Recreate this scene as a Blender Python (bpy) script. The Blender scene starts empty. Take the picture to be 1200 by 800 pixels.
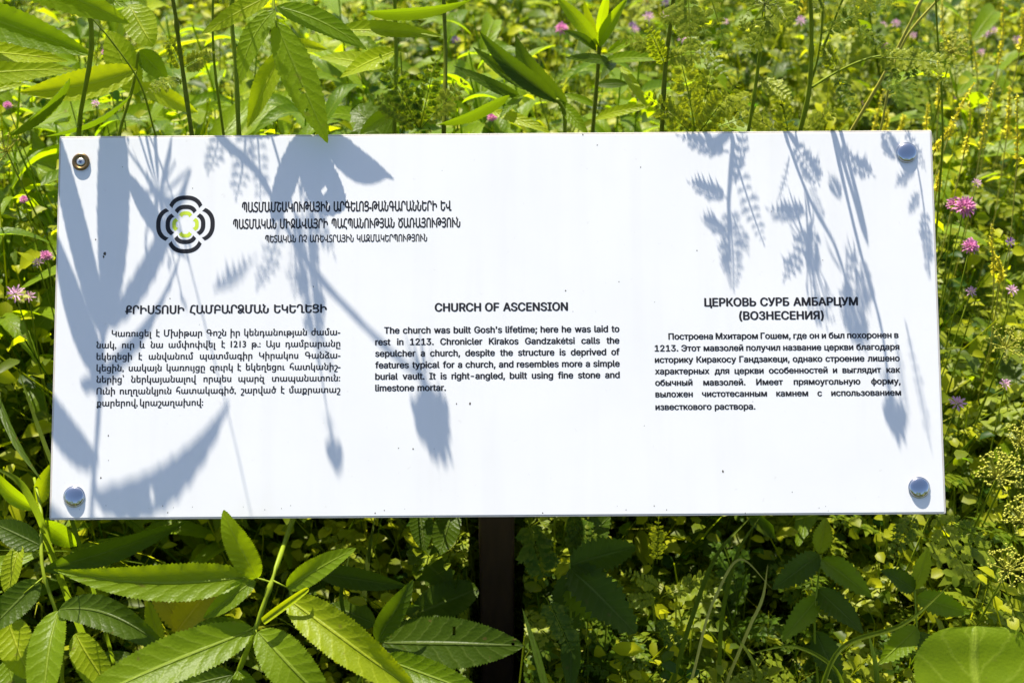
import bpy, math, random
import numpy as np
from mathutils import Vector, Matrix

random.seed(7); rng = np.random.default_rng(7)
sc = bpy.context.scene
col = sc.collection
R = math.radians

# ------------------------------------------------------------------ camera
CAM_H, PITCH, FPX = 1.84, R(38), 1667.0
cam_d = bpy.data.cameras.new('camera'); cam = bpy.data.objects.new('camera', cam_d); col.objects.link(cam)
cam_d.sensor_width = 36; cam_d.lens = 50; cam_d.clip_start = .02; cam_d.clip_end = 500
cam.location = (0, 0, CAM_H); cam.rotation_euler = (math.pi/2 - PITCH, 0, 0)
cam_d.dof.use_dof = True; cam_d.dof.focus_distance = 1.60; cam_d.dof.aperture_fstop = 6.3
sc.camera = cam
CAM = Vector((0, 0, CAM_H)); RT = Vector((1, 0, 0))
UP = Vector((0, math.sin(PITCH), math.cos(PITCH))); BK = Vector((0, -math.cos(PITCH), math.sin(PITCH)))

# ------------------------------------------------------------------ sky, sun, exposure
SUN_EL, SUN_AZ = R(57.5), R(22)       # behind the sign, to the left
S = Vector((-math.sin(SUN_AZ)*math.cos(SUN_EL), math.cos(SUN_AZ)*math.cos(SUN_EL), math.sin(SUN_EL)))
world = bpy.data.worlds.new('World'); sc.world = world; world.use_nodes = True
wn = world.node_tree; wn.nodes.clear()
sky = wn.nodes.new('ShaderNodeTexSky'); sky.sky_type = 'NISHITA'; sky.sun_disc = False
sky.sun_elevation = SUN_EL; sky.sun_rotation = 2*math.pi - SUN_AZ; sky.altitude = 1200; sky.dust_density = 4; sky.ozone_density = .7
bg = wn.nodes.new('ShaderNodeBackground'); bg.inputs[1].default_value = .098
wo = wn.nodes.new('ShaderNodeOutputWorld')
wn.links.new(sky.outputs[0], bg.inputs[0]); wn.links.new(bg.outputs[0], wo.inputs[0])
sd = bpy.data.lights.new('sun', 'SUN'); sd.energy = 5; sd.angle = R(.4); sd.color = (1, .93, .80)
sun = bpy.data.objects.new('sun', sd); col.objects.link(sun); sun.rotation_euler = S.to_track_quat('Z', 'Y').to_euler()
sc.view_settings.view_transform = 'Standard'; sc.view_settings.look = 'None'
sc.view_settings.exposure = 1.42; sc.view_settings.gamma = 1
sc.cycles.max_bounces = 8; sc.cycles.transparent_max_bounces = 8; sc.cycles.diffuse_bounces = 3

# ------------------------------------------------------------------ geometry of view and panel
def ray(px, py): return RT*((px-600)/FPX) + UP*((400-py)/FPX) - BK
def B(px, py, z): return CAM + ray(px, py)*z            # point seen at a pixel, at depth z
def proj(p):
    d = p - CAM; z = -d.dot(BK); return 600+FPX*d.dot(RT)/z, 400-FPX*d.dot(UP)/z, z
def c2w(v): return RT*v[0] + UP*v[1] + BK*v[2]
a_, b_, g_ = -0.10324615, -0.00328004, 0.0069959
Rp = Matrix.Rotation(b_, 3, 'Y') @ Matrix.Rotation(a_, 3, 'X') @ Matrix.Rotation(g_, 3, 'Z')
PW, PH = 1.0, .4361
EX, EY, EZ = (c2w(Rp.col[i]).normalized() for i in range(3))
PC = CAM + c2w((-.01777, .02147, -1.60775))
def W(px, py, t=0.):                                    # panel-plane point under a pixel, moved t towards the sun
    r = ray(px, py); k = (PC-CAM).dot(EZ)/r.dot(EZ)
    return CAM + r*k + S*t
def uv(px, py):
    p = W(px, py) - PC; return p.dot(EX), p.dot(EY)

# ------------------------------------------------------------------ materials
def new_mat(name):
    m = bpy.data.materials.new(name); m.use_nodes = True; m.node_tree.nodes.clear(); return m, m.node_tree
def nd(nt, t, **k):
    n = nt.nodes.new(t)
    for a, v in k.items(): setattr(n, a, v)
    return n
def mth(nt, op, a, b=None, c=None):
    n = nt.nodes.new('ShaderNodeMath'); n.operation = op
    for i, v in enumerate((a, b, c)):
        if v is None: continue
        if isinstance(v, (int, float)): n.inputs[i].default_value = v
        else: nt.links.new(v, n.inputs[i])
    return n.outputs[0]
def mixc(nt, f, a, b):
    n = nt.nodes.new('ShaderNodeMix'); n.data_type = 'RGBA'
    for s, v in ((n.inputs[0], f), (n.inputs[6], a), (n.inputs[7], b)):
        if isinstance(v, (int, float)): s.default_value = v
        elif isinstance(v, tuple): s.default_value = (*v, 1)
        else: nt.links.new(v, s)
    return n.outputs[2]
def finish(nt, colour, trans, tmix, rough, bump=None, spec=.16):
    p = nd(nt, 'ShaderNodeBsdfPrincipled'); p.inputs['Roughness'].default_value = rough
    p.inputs['Specular IOR Level'].default_value = spec
    t = nd(nt, 'ShaderNodeBsdfTranslucent'); mx = nd(nt, 'ShaderNodeMixShader'); mx.inputs[0].default_value = tmix
    nt.links.new(colour, p.inputs['Base Color']); nt.links.new(trans, t.inputs['Color'])
    if bump is not None:
        bn = nd(nt, 'ShaderNodeBump'); bn.inputs['Strength'].default_value = .85; bn.inputs['Distance'].default_value = .0012
        nt.links.new(bump, bn.inputs['Height']); nt.links.new(bn.outputs[0], p.inputs['Normal'])
    o = nd(nt, 'ShaderNodeOutputMaterial')
    nt.links.new(p.outputs[0], mx.inputs[1]); nt.links.new(t.outputs[0], mx.inputs[2]); nt.links.new(mx.outputs[0], o.inputs[0])

def leaf_mat(name, c, t, veins=10, slant=1.5, rough=.4, tmix=.42):
    m, nt = new_mat(name)
    tc = nd(nt, 'ShaderNodeUVMap'); sp = nd(nt, 'ShaderNodeSeparateXYZ'); nt.links.new(tc.outputs[0], sp.inputs[0])
    a = mth(nt, 'MULTIPLY', mth(nt, 'ABSOLUTE', mth(nt, 'SUBTRACT', sp.outputs[0], .5)), 2.)
    nz = nd(nt, 'ShaderNodeTexNoise'); nz.inputs['Scale'].default_value = 6
    geo = nd(nt, 'ShaderNodeNewGeometry'); nt.links.new(tc.outputs[0], nz.inputs['Vector'])
    ph = mth(nt, 'ADD', mth(nt, 'SUBTRACT', mth(nt, 'MULTIPLY', sp.outputs[1], veins), mth(nt, 'MULTIPLY', mth(nt, 'POWER', a, .8), slant)), mth(nt, 'MULTIPLY', nz.outputs[0], .5))
    fr = mth(nt, 'ABSOLUTE', mth(nt, 'SUBTRACT', mth(nt, 'FRACT', ph), .5))      # 0 on a vein
    side = nd(nt, 'ShaderNodeMapRange'); nt.links.new(fr, side.inputs[0]); side.inputs[1].default_value = .015; side.inputs[2].default_value = .10; side.inputs[3].default_value = 1; side.inputs[4].default_value = 0
    mid = nd(nt, 'ShaderNodeMapRange'); nt.links.new(a, mid.inputs[0]); mid.inputs[1].default_value = .03; mid.inputs[2].default_value = .09; mid.inputs[3].default_value = 1; mid.inputs[4].default_value = 0
    vm = mth(nt, 'MAXIMUM', mth(nt, 'MULTIPLY', side.outputs[0], .45), mid.outputs[0])
    n2 = nd(nt, 'ShaderNodeTexNoise'); n2.inputs['Scale'].default_value = 45; n2.inputs['Detail'].default_value = 4
    nt.links.new(geo.outputs['Position'], n2.inputs['Vector'])
    oi = nd(nt, 'ShaderNodeObjectInfo')
    at = nd(nt, 'ShaderNodeAttribute', attribute_name='tint')
    v = mth(nt, 'ADD', mth(nt, 'MULTIPLY', n2.outputs[0], .5), mth(nt, 'ADD', mth(nt, 'MULTIPLY', oi.outputs['Random'], .5), mth(nt, 'MULTIPLY', mth(nt, 'SUBTRACT', at.outputs['Fac'], .5), .9)))
    d = tuple(x*.62 for x in c); b = (c[0]*1.55, c[1]*1.3, c[2]*1.3)
    base = mixc(nt, mth(nt, 'MULTIPLY', vm, .55), mixc(nt, v, d, b), (c[0]*2.2+.05, c[1]*1.7+.05, c[2]*2+.03))
    n3 = nd(nt, 'ShaderNodeTexNoise'); n3.inputs['Scale'].default_value = 85; n3.inputs['Detail'].default_value = 2; nt.links.new(geo.outputs['Position'], n3.inputs['Vector'])
    sp3 = nd(nt, 'ShaderNodeMapRange'); nt.links.new(n3.outputs[0], sp3.inputs[0]); sp3.inputs[1].default_value = .69; sp3.inputs[2].default_value = .75; sp3.inputs[3].default_value = 0; sp3.inputs[4].default_value = .6
    base = mixc(nt, sp3.outputs[0], base, (.10, .06, .02))
    tr = mixc(nt, mth(nt, 'MULTIPLY', vm, .4), mixc(nt, v, (t[0]*.75, t[1]*.85, t[2]), (t[0]*1.25, t[1]*1.1, t[2])), (t[0]*.6, t[1]*.6, t[2]*.6))
    vo = nd(nt, 'ShaderNodeTexVoronoi'); vo.inputs['Scale'].default_value = 300; nt.links.new(geo.outputs['Position'], vo.inputs['Vector'])
    hgt = mth(nt, 'ADD', mth(nt, 'SUBTRACT', mth(nt, 'SMOOTH_MIN', fr, .3, .2), mid.outputs[0]), mth(nt, 'MULTIPLY', vo.outputs[0], .25))
    finish(nt, base, tr, tmix, rough, hgt, spec=.12)
    return m
def plain_leaf(name, c, c2, t, t2, tmix=.42, rough=.45):
    m, nt = new_mat(name)
    at = nd(nt, 'ShaderNodeAttribute', attribute_name='tint')
    finish(nt, mixc(nt, at.outputs['Fac'], c, c2), mixc(nt, at.outputs['Fac'], t, t2), tmix, rough)
    return m
def simple(name, c, rough=.5, metal=0, noise=0, nscale=40, tmix=0):
    m, nt = new_mat(name)
    p = nd(nt, 'ShaderNodeBsdfPrincipled'); p.inputs['Roughness'].default_value = rough; p.inputs['Metallic'].default_value = metal
    p.inputs['Specular IOR Level'].default_value = .5 if metal else .15
    g = nd(nt, 'ShaderNodeNewGeometry'); n = nd(nt, 'ShaderNodeTexNoise'); n.inputs['Scale'].default_value = nscale; n.inputs['Detail'].default_value = 6
    nt.links.new(g.outputs['Position'], n.inputs['Vector'])
    nt.links.new(mixc(nt, n.outputs[0], tuple(x*(1-noise) for x in c), tuple(min(1, x*(1+noise)) for x in c)), p.inputs['Base Color'])
    o = nd(nt, 'ShaderNodeOutputMaterial')
    if tmix:
        t = nd(nt, 'ShaderNodeBsdfTranslucent'); t.inputs[0].default_value = (*c, 1); mx = nd(nt, 'ShaderNodeMixShader'); mx.inputs[0].default_value = tmix
        nt.links.new(p.outputs[0], mx.inputs[1]); nt.links.new(t.outputs[0], mx.inputs[2]); nt.links.new(mx.outputs[0], o.inputs[0])
    else: nt.links.new(p.outputs[0], o.inputs[0])
    return m

M = {}
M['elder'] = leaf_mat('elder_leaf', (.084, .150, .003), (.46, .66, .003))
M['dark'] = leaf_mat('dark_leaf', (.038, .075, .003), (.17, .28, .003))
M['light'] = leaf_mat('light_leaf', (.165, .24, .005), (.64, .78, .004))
M['yellowing'] = leaf_mat('yellowing_leaf', (.26, .26, .008), (.85, .75, .008))
M['round'] = leaf_mat('broad_leaf', (.10, .17, .005), (.48, .66, .004), veins=3, slant=2.0)
M['blade'] = leaf_mat('grass_blade', (.08, .13, .010), (.28, .42, .012), veins=0, slant=14)
M['stem'] = simple('green_stem', (.19, .25, .010), .5, noise=.35, nscale=90, tmix=.15)
M['stem_dark'] = simple('dark_hairy_stem', (.14, .17, .010), .6, noise=.6, nscale=160, tmix=.12)
M['stem_yellow'] = simple('straw_stem', (.36, .33, .05), .55, noise=.25)
M['frond'] = plain_leaf('feathery_leaf', (.050, .095, .004), (.27, .30, .02), (.26, .40, .004), (.70, .74, .012))
M['cover'] = plain_leaf('meadow_leaf', (.019, .048, .002), (.35, .36, .005), (.11, .28, .003), (.86, .88, .005), tmix=.46)
M['grass'] = plain_leaf('meadow_grass', (.05, .10, .006), (.26, .27, .02), (.22, .38, .006), (.65, .64, .015), tmix=.4)
M['pink'] = simple('clover_pink', (.60, .22, .42), .6, noise=.35, nscale=300, tmix=.35)
M['lilac'] = simple('vetch_lilac', (.62, .36, .52), .6, noise=.35, nscale=200, tmix=.35)
M['violet'] = simple('violet_petal', (.16, .05, .26), .6, noise=.3, tmix=.3)
M['yellow'] = simple('yellow_petal', (.70, .62, .03), .55, noise=.25, nscale=200, tmix=.35)
M['umbel'] = simple('umbel_yellow', (.44, .44, .06), .8, noise=.35, nscale=300, tmix=.25)
M['umbel_green'] = simple('umbel_green', (.20, .24, .05), .6, noise=.35, nscale=300, tmix=.2)
M['ink'] = simple('printed_ink', (.022, .022, .026), .45, noise=.3, nscale=500)
M['lime'] = simple('printed_lime', (.50, .62, .05), .45)
M['speck'] = simple('dirt', (.07, .06, .045), .8, noise=.4)
M['chrome'] = simple('chrome', (.50, .51, .54), .035, 1, noise=.03, nscale=20)
M['brass'] = simple('tarnished_brass', (.20, .13, .055), .32, .9, noise=.5, nscale=400)
M['zinc'] = simple('zinc_screw', (.62, .60, .55), .28, .9, noise=.15, nscale=200)
M['hole'] = simple('screw_recess', (.03, .05, .12), .6)
M['bracket'] = simple('bracket_steel', (.10, .08, .07), .6, .5, noise=.4)
# white laminated face with faint grime towards its lower edge
m, nt = new_mat('white_face'); M['face'] = m
p = nd(nt, 'ShaderNodeBsdfPrincipled'); g = nd(nt, 'ShaderNodeNewGeometry')
n1 = nd(nt, 'ShaderNodeTexNoise'); n1.inputs['Scale'].default_value = 9; n1.inputs['Detail'].default_value = 8
n2 = nd(nt, 'ShaderNodeTexNoise'); n2.inputs['Scale'].default_value = 130; n2.inputs['Detail'].default_value = 3
nt.links.new(g.outputs[0], n1.inputs['Vector']); nt.links.new(g.outputs[0], n2.inputs['Vector'])
gr = nd(nt, 'ShaderNodeMapRange'); nt.links.new(n2.outputs[0], gr.inputs[0]); gr.inputs[1].default_value = .70; gr.inputs[2].default_value = .78; gr.inputs[3].default_value = 0; gr.inputs[4].default_value = .18
nt.links.new(mixc(nt, gr.outputs[0], mixc(nt, n1.outputs[0], (.68, .68, .68), (.75, .748, .74)), (.42, .38, .32)), p.inputs['Base Color'])
mp = nd(nt, 'ShaderNodeMapping'); mp.inputs['Scale'].default_value = (45, 3, 3); nt.links.new(g.outputs[0], mp.inputs[0])
n4 = nd(nt, 'ShaderNodeTexNoise'); n4.inputs['Scale'].default_value = 1; n4.inputs['Detail'].default_value = 7; nt.links.new(mp.outputs[0], n4.inputs['Vector'])
s4 = nd(nt, 'ShaderNodeMapRange'); nt.links.new(n4.outputs[0], s4.inputs[0]); s4.inputs[1].default_value = .50; s4.inputs[2].default_value = .80; s4.inputs[3].default_value = 0; s4.inputs[4].default_value = .22
old = p.inputs['Base Color'].links[0].from_socket
nt.links.new(mixc(nt, s4.outputs[0], old, (.60, .585, .55)), p.inputs['Base Color'])
p.inputs['Roughness'].default_value = .42; p.inputs['Specular IOR Level'].default_value = .35
bn = nd(nt, 'ShaderNodeBump'); bn.inputs['Strength'].default_value = .06; bn.inputs['Distance'].default_value = .001
nt.links.new(n1.outputs[0], bn.inputs['Height']); nt.links.new(bn.outputs[0], p.inputs['Normal'])
o = nd(nt, 'ShaderNodeOutputMaterial'); nt.links.new(p.outputs[0], o.inputs[0])
M['edge'] = simple('panel_edge', (.50, .47, .42), .5, noise=.2, nscale=60)
# rusty brown steel post
m, nt = new_mat('rusty_post'); M['post'] = m
p = nd(nt, 'ShaderNodeBsdfPrincipled'); g = nd(nt, 'ShaderNodeTexCoord'); mp = nd(nt, 'ShaderNodeMapping'); mp.inputs['Scale'].default_value = (90, 90, 14)
n1 = nd(nt, 'ShaderNodeTexNoise'); n1.inputs['Scale'].default_value = 1; n1.inputs['Detail'].default_value = 8
nt.links.new(g.outputs['Object'], mp.inputs[0]); nt.links.new(mp.outputs[0], n1.inputs['Vector'])
nt.links.new(mixc(nt, n1.outputs[0], (.020, .010, .008), (.085, .042, .030)), p.inputs['Base Color']); p.inputs['Roughness'].default_value = .6
bn = nd(nt, 'ShaderNodeBump'); bn.inputs['Strength'].default_value = .4; bn.inputs['Distance'].default_value = .002
nt.links.new(n1.outputs[0], bn.inputs['Height']); nt.links.new(bn.outputs[0], p.inputs['Normal'])
o = nd(nt, 'ShaderNodeOutputMaterial'); nt.links.new(p.outputs[0], o.inputs[0])
# soil
m, nt = new_mat('meadow_soil'); M['soil'] = m
p = nd(nt, 'ShaderNodeBsdfPrincipled'); g = nd(nt, 'ShaderNodeNewGeometry')
n1 = nd(nt, 'ShaderNodeTexNoise'); n1.inputs['Scale'].default_value = 7; n1.inputs['Detail'].default_value = 10
n2 = nd(nt, 'ShaderNodeTexNoise'); n2.inputs['Scale'].default_value = 60; n2.inputs['Detail'].default_value = 6
nt.links.new(g.outputs[0], n1.inputs['Vector']); nt.links.new(g.outputs[0], n2.inputs['Vector'])
nt.links.new(mixc(nt, n2.outputs[0], (.012, .013, .005), mixc(nt, n1.outputs[0], (.035, .04, .008), (.045, .03, .016))), p.inputs['Base Color']); p.inputs['Roughness'].default_value = .95
o = nd(nt, 'ShaderNodeOutputMaterial'); nt.links.new(p.outputs[0], o.inputs[0])

# ------------------------------------------------------------------ object helpers
def thing(name, label, cat, loc, group=None):
    o = bpy.data.objects.new(name, None); col.objects.link(o); o.empty_display_size = .05
    o.location = loc; o['label'] = label; o['category'] = cat
    if group: o['group'] = group
    return o
def root_of(o):
    while o.parent: o = o.parent
    return o
def curve(pts, m=6):
    n = len(pts); ln = [(pts[i+1]-pts[i]).length+1e-6 for i in range(n-1)]
    tg = []
    for i in range(n):
        if i == 0: t = (pts[1]-pts[0])/ln[0]
        elif i == n-1: t = (pts[-1]-pts[-2])/ln[-1]
        else: t = ((pts[i+1]-pts[i])/ln[i]*ln[i-1] + (pts[i]-pts[i-1])/ln[i-1]*ln[i])/(ln[i]+ln[i-1])
        tg.append(t)
    out = []
    for i in range(n-1):
        a, b, l = pts[i], pts[i+1], ln[i]
        for k in range(m):
            u = k/m; out.append(a*(2*u**3-3*u*u+1)+tg[i]*l*(u**3-2*u*u+u)+b*(3*u*u-2*u**3)+tg[i+1]*l*(u**3-u*u))
    out.append(pts[-1]); return out
class MB:
    def __init__(s): s.v = []; s.f = []; s.uv = []; s.t = []
    def tube(s, pts, r0, r1, n=6, smooth=True, cap=True):
        pts = [Vector(p) for p in pts]
        if smooth and len(pts) > 2:
            pts = curve(pts)
        b0 = len(s.v); N = len(pts)
        for i, p in enumerate(pts):
            d = (pts[min(i+1, N-1)] - pts[max(i-1, 0)]).normalized()
            x = d.cross(Vector((.31, .9, .2))).normalized(); y = d.cross(x)
            r = (r0 + (r1-r0)*i/(N-1))*(1+.10*math.sin(i*2.3)+(.25 if i % 7 == 3 and N > 12 else 0))
            for k in range(n):
                a = 2*math.pi*k/n; s.v.append(p + (x*math.cos(a)+y*math.sin(a))*r); s.uv.append((k/n, i/N)); s.t.append(.4)
        for i in range(N-1):
            for k in range(n):
                s.f.append((b0+i*n+k, b0+i*n+(k+1) % n, b0+(i+1)*n+(k+1) % n, b0+(i+1)*n+k))
        if cap: s.f.append(tuple(b0+k for k in range(n))[::-1]); s.f.append(tuple(b0+(N-1)*n+k for k in range(n)))
    def leaf(s, base, tip, hw, nrm, bow=.05, fold=.25, nv=44, nu=3, p=(.62, .95), serr=.035, holes=(), pucker=.022, side_bow=0, wave=0, twist=0):
        base, tip = Vector(base), Vector(tip); L = tip-base; ln = L.length
        sd_ = nrm.cross(L).normalized(); N = L.cross(sd_).normalized()
        pk = p[0]/(p[0]+p[1]); nm = pk**p[0]*(1-pk)**p[1]; b0 = len(s.v); c = 2*nu+1
        ph = random.random()*6
        sd0, N0 = sd_, N; jag = [random.uniform(.35, 1.5) for _ in range(nv+1)]
        for i in range(nv+1):
            q = i/nv; tw = twist*(q-.35); sd_ = sd0*math.cos(tw)+N0*math.sin(tw); N = N0*math.cos(tw)-sd0*math.sin(tw)
            ctr = base + L*q + N*(bow*ln*4*q*(1-q)) + sd_*(side_bow*ln*4*q*(1-q)) + N*(wave*hw*math.sin(q*9+ph))
            w = hw*(max(q, 0)**p[0]*max(1-q, 0)**p[1]/nm)
            if i == 0: w = hw*.05
            w2 = w*(1+serr*jag[i]*(1 if i % 2 else -1)) + (hw*serr*.4*jag[i] if i % 2 and 0 < i < nv else 0)
            for j in range(-nu, nu+1):
                a = j/nu; ww = w2 if abs(j) == nu else w
                pu = pucker*hw*math.sin(2*math.pi*(q*10-abs(a)**.8*1.5))*abs(a)*(1-q*.5) if 0 < i < nv else 0
                ad = -L.normalized()*(abs(a)*-.0) 
                s.v.append(ctr + sd_*(ww*a) + N*(fold*w*abs(a)**1.4 + pu) + ad); s.uv.append((.5+a/2, q)); s.t.append(.5)
        for i in range(nv):
            for j in range(c-1):
                if (i, j) in holes: continue
                s.f.append((b0+i*c+j, b0+i*c+j+1, b0+(i+1)*c+j+1, b0+(i+1)*c+j))
    def small(s, base, d, n, ln, w, tint, fold=.25, pk=.5):            # eight-triangle leaflet
        sd_ = n.cross(d).normalized(); N = d.cross(sd_).normalized(); b = len(s.v)
        up = N*(w*fold); m1 = base+d*(ln*pk*.6); m2 = base+d*(ln*(pk*.6+.4)); dr = N*(-ln*.06)
        s.v += [base, m1+sd_*w*.85+up, m1, m1-sd_*w*.85+up, m2+sd_*w*.8+up+dr, m2+dr, m2-sd_*w*.8+up+dr, base+d*ln+dr*3]
        s.uv += [(.5, 0), (0, .4), (.5, .4), (1, .4), (0, .7), (.5, .7), (1, .7), (.5, 1)]; s.t += [tint]*8
        for f in ((0, 1, 2), (0, 2, 3), (1, 4, 5), (1, 5, 2), (2, 5, 6), (2, 6, 3), (4, 7, 5), (5, 7, 6)): s.f.append(tuple(b+k for k in f))
    def frond(s, base, tip, hw, nrm, pairs=9, tint=.5, droop=.06, sub=5, jitter=.25, lift=1.):    # twice-pinnate feathery leaf
        base, tip = Vector(base), Vector(tip); L = tip-base; ln = L.length; d = L.normalized()
        sd_ = nrm.cross(L).normalized(); N = L.cross(sd_).normalized()
        P = lambda q: base + L*q + N*(droop*ln*4*q*(1-q))
        s.tube([P(q/6) for q in range(7)], ln*.010, ln*.003, 4, False)
        for i in range(pairs):
            q = .12 + .86*i/pairs
            prof = (math.sin(math.pi*min(1, (q*.92+.12)))**.6)
            for sg in (-1, 1):
                pl = hw*prof*(1+random.uniform(-jitter, jitter)); qd = (sd_*sg*1. + d*random.uniform(.45, .8) + N*random.uniform(-.25, .25)*lift).normalized()
                pb = P(q); pe = pb + qd*pl
                s.small(pb, qd, N, pl, pl*.14, tint, .1)
                perp = N.cross(qd).normalized()
                for k in range(sub):
                    u = .2+.75*k/sub; sl = pl*.42*(1-u*.65)
                    for g2 in (-1, 1):
                        dd = (perp*g2 + qd*.9 + N*random.uniform(-.3, .3)*lift).normalized()
                        s.small(pb+qd*pl*u, dd, N, sl, sl*.36, min(1, max(0, tint+random.uniform(-.3, .3))), .15)
        s.small(P(.97), d, N, hw*.35, hw*.1, tint)
    def ball(s, c, r, tint=.5, sq=1):
        b = len(s.v)
        for p_ in ((1, 0, 0), (-1, 0, 0), (0, 1, 0), (0, -1, 0), (0, 0, sq), (0, 0, -sq)): s.v.append(Vector(c)+Vector(p_)*r); s.uv.append((.5, .5)); s.t.append(tint)
        for f in ((0, 2, 4), (2, 1, 4), (1, 3, 4), (3, 0, 4), (2, 0, 5), (1, 2, 5), (3, 1, 5), (0, 3, 5)): s.f.append(tuple(b+k for k in f))
    def build(s, name, mat, parent=None, smooth=True, stuff=False):
        off = root_of(parent).location if parent else Vector((0, 0, 0))
        me = bpy.data.meshes.new(name); me.from_pydata([tuple(v-off) for v in s.v], [], s.f)
        if s.uv:
            ul = me.uv_layers.new(name='UVMap'); vi = np.empty(len(me.loops), dtype=np.int32); me.loops.foreach_get('vertex_index', vi)
            ul.data.foreach_set('uv', np.array(s.uv, dtype=np.float32)[vi].ravel())
            at = me.attributes.new('tint', 'FLOAT', 'POINT'); at.data.foreach_set('value', np.array(s.t, dtype=np.float32))
        if smooth: me.polygons.foreach_set('use_smooth', [True]*len(me.polygons))
        me.materials.append(M[mat] if isinstance(mat, str) else mat)
        ob = bpy.data.objects.new(name, me); col.objects.link(ob)
        if parent: ob.parent = parent
        if stuff: ob['kind'] = 'stuff'
        return ob
def rv(s=1.): return Vector((random.uniform(-s, s), random.uniform(-s, s), random.uniform(-s, s)))

# ------------------------------------------------------------------ ground
gb = MB(); n = 60
for i in range(n+1):
    for j in range(n+1):
        fx, fy = (i/n*2-1), (j/n*2-1)
        x = math.copysign(abs(fx)**3*150, fx)+fx*3; y = math.copysign(abs(fy)**3*150, fy)+fy*3+1.5
        gb.v.append(Vector((x, y, .02*math.sin(x*5.1)*math.cos(y*4.3) + .015*math.sin(x*13+y*9)-.02))); gb.uv.append((fx, fy)); gb.t.append(0)
for i in range(n):
    for j in range(n): gb.f.append((i*(n+1)+j, (i+1)*(n+1)+j, (i+1)*(n+1)+j+1, i*(n+1)+j+1))
go = gb.build('ground', 'soil'); go['kind'] = 'structure'

# ------------------------------------------------------------------ the sign
post_top = PC - EZ*.03 - EY*.02
px0 = B(580, 700, 1.75); PX = px0.x + .001
sign_loc = Vector((PX, post_top.y+.02, 0))
sign = thing('information_sign', 'white rectangular information board with text in Armenian, English and Russian on a dark rusty post', 'information board', sign_loc)
def box_axes(mb, c, ex, ey, ez, hx, hy, hz, bev=0):
    if not bev:
        b = len(mb.v)
        for sx in (-1, 1):
            for sy in (-1, 1):
                for sz in (-1, 1): mb.v.append(c+ex*hx*sx+ey*hy*sy+ez*hz*sz); mb.uv.append((0, 0)); mb.t.append(0)
        for f in ((0, 1, 3, 2), (4, 6, 7, 5), (0, 4, 5, 1), (2, 3, 7, 6), (0, 2, 6, 4), (1, 5, 7, 3)): mb.f.append(tuple(b+k for k in f))
        return
    rings = []
    outline = lambda r, ins: [(sx*(hx-ins)-sx*r*(1-ca), sy*(hy-ins)-sy*r*(1-sa)) for sx, sy, ca, sa in
        [(1, 1, math.cos(a), math.sin(a)) for a in (0, R(30), R(60), R(90))] + [(-1, 1, math.cos(a), math.sin(a)) for a in (R(90), R(60), R(30), 0)] +
        [(-1, -1, math.cos(a), math.sin(a)) for a in (0, R(30), R(60), R(90))] + [(1, -1, math.cos(a), math.sin(a)) for a in (R(90), R(60), R(30), 0)]]
    b = len(mb.v); lv = [(-hz, bev*.5), (-hz+bev*.5, 0), (hz-bev*.5, 0), (hz, bev*.5)]
    for z, ins in lv:
        for x, y in outline(bev*2, ins): mb.v.append(c+ex*x+ey*y+ez*z); mb.uv.append((0, 0)); mb.t.append(0)
    k = 16
    for l in range(3):
        for i in range(k): mb.f.append((b+l*k+i, b+l*k+(i+1) % k, b+(l+1)*k+(i+1) % k, b+(l+1)*k+i))
    mb.f.append(tuple(b+i for i in range(k))[::-1]); mb.f.append(tuple(b+3*k+i for i in range(k)))
mb = MB(); box_axes(mb, PC-EZ*.0028, EX, EY, EZ, PW/2, PH/2, .0025, .001); panel = mb.build('panel', 'edge', sign, smooth=False)
mb = MB(); box_axes(mb, PC-EZ*.0003, EX, EY, EZ, PW/2-.0022, PH/2-.0022, .0004, .0004); mb.build('face_sheet', 'face', panel, smooth=False)
FZ = .00012                                           # print lies this far above the panel plane
# post (a square tube) with a crossbar behind the board
mb = MB(); pc_ = Vector((PX, post_top.y+.03, 0)); hp = .0232
box_axes(mb, Vector((PX, post_top.y+.03, .385)), RT, Vector((0, 1, 0)), Vector((0, 0, 1)), hp, hp, .385, .0025); mb.build('post', 'post', sign, smooth=False)
mb = MB(); box_axes(mb, PC-EZ*.0155-EY*.12, EX, EY, EZ, .46, .013, .010); mb.build('crossbar', 'bracket', sign, smooth=False)
mb = MB(); box_axes(mb, PC-EZ*.0155+EY*.12, EX, EY, EZ, .46, .013, .010); mb.build('crossbar', 'bracket', sign, smooth=False)
mb = MB(); box_axes(mb, PC-EZ*.040, EX, EY, EZ, .02, .17, .012); mb.build('bracket', 'bracket', sign, smooth=False)

def lathe(mb, c, prof, n=28):
    b = len(mb.v)
    for r, h in prof:
        for k in range(n):
            a = 2*math.pi*k/n; mb.v.append(c+EX*r*math.cos(a)+EY*r*math.sin(a)+EZ*h); mb.uv.append((0, 0)); mb.t.append(0)
    for l in range(len(prof)-1):
        for k in range(n): mb.f.append((b+l*n+k, b+l*n+(k+1) % n, b+(l+1)*n+(k+1) % n, b+(l+1)*n+k))
    mb.f.append(tuple(b+(len(prof)-1)*n+k for k in range(n)))
for (px, py) in ((1062.5, 179), (87, 581.5), (1077, 571)):
    c = W(px, py) + EZ*FZ
    r = .0112
    mb = MB(); lathe(mb, c, [(r*1.06, 0), (r*1.09, .0004), (r*1.09, .0009), (r*1.02, .0012), (r*.99, .0013)]); nut = mb.build('washer', 'chrome', sign)
    mb = MB(); lathe(mb, c, [(r*math.cos(a), .0012+.0036*math.sin(a)) for a in [R(x) for x in range(0, 90, 8)]]); mb.build('dome_cap', 'chrome', sign)
c = W(95, 190) + EZ*FZ
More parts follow.
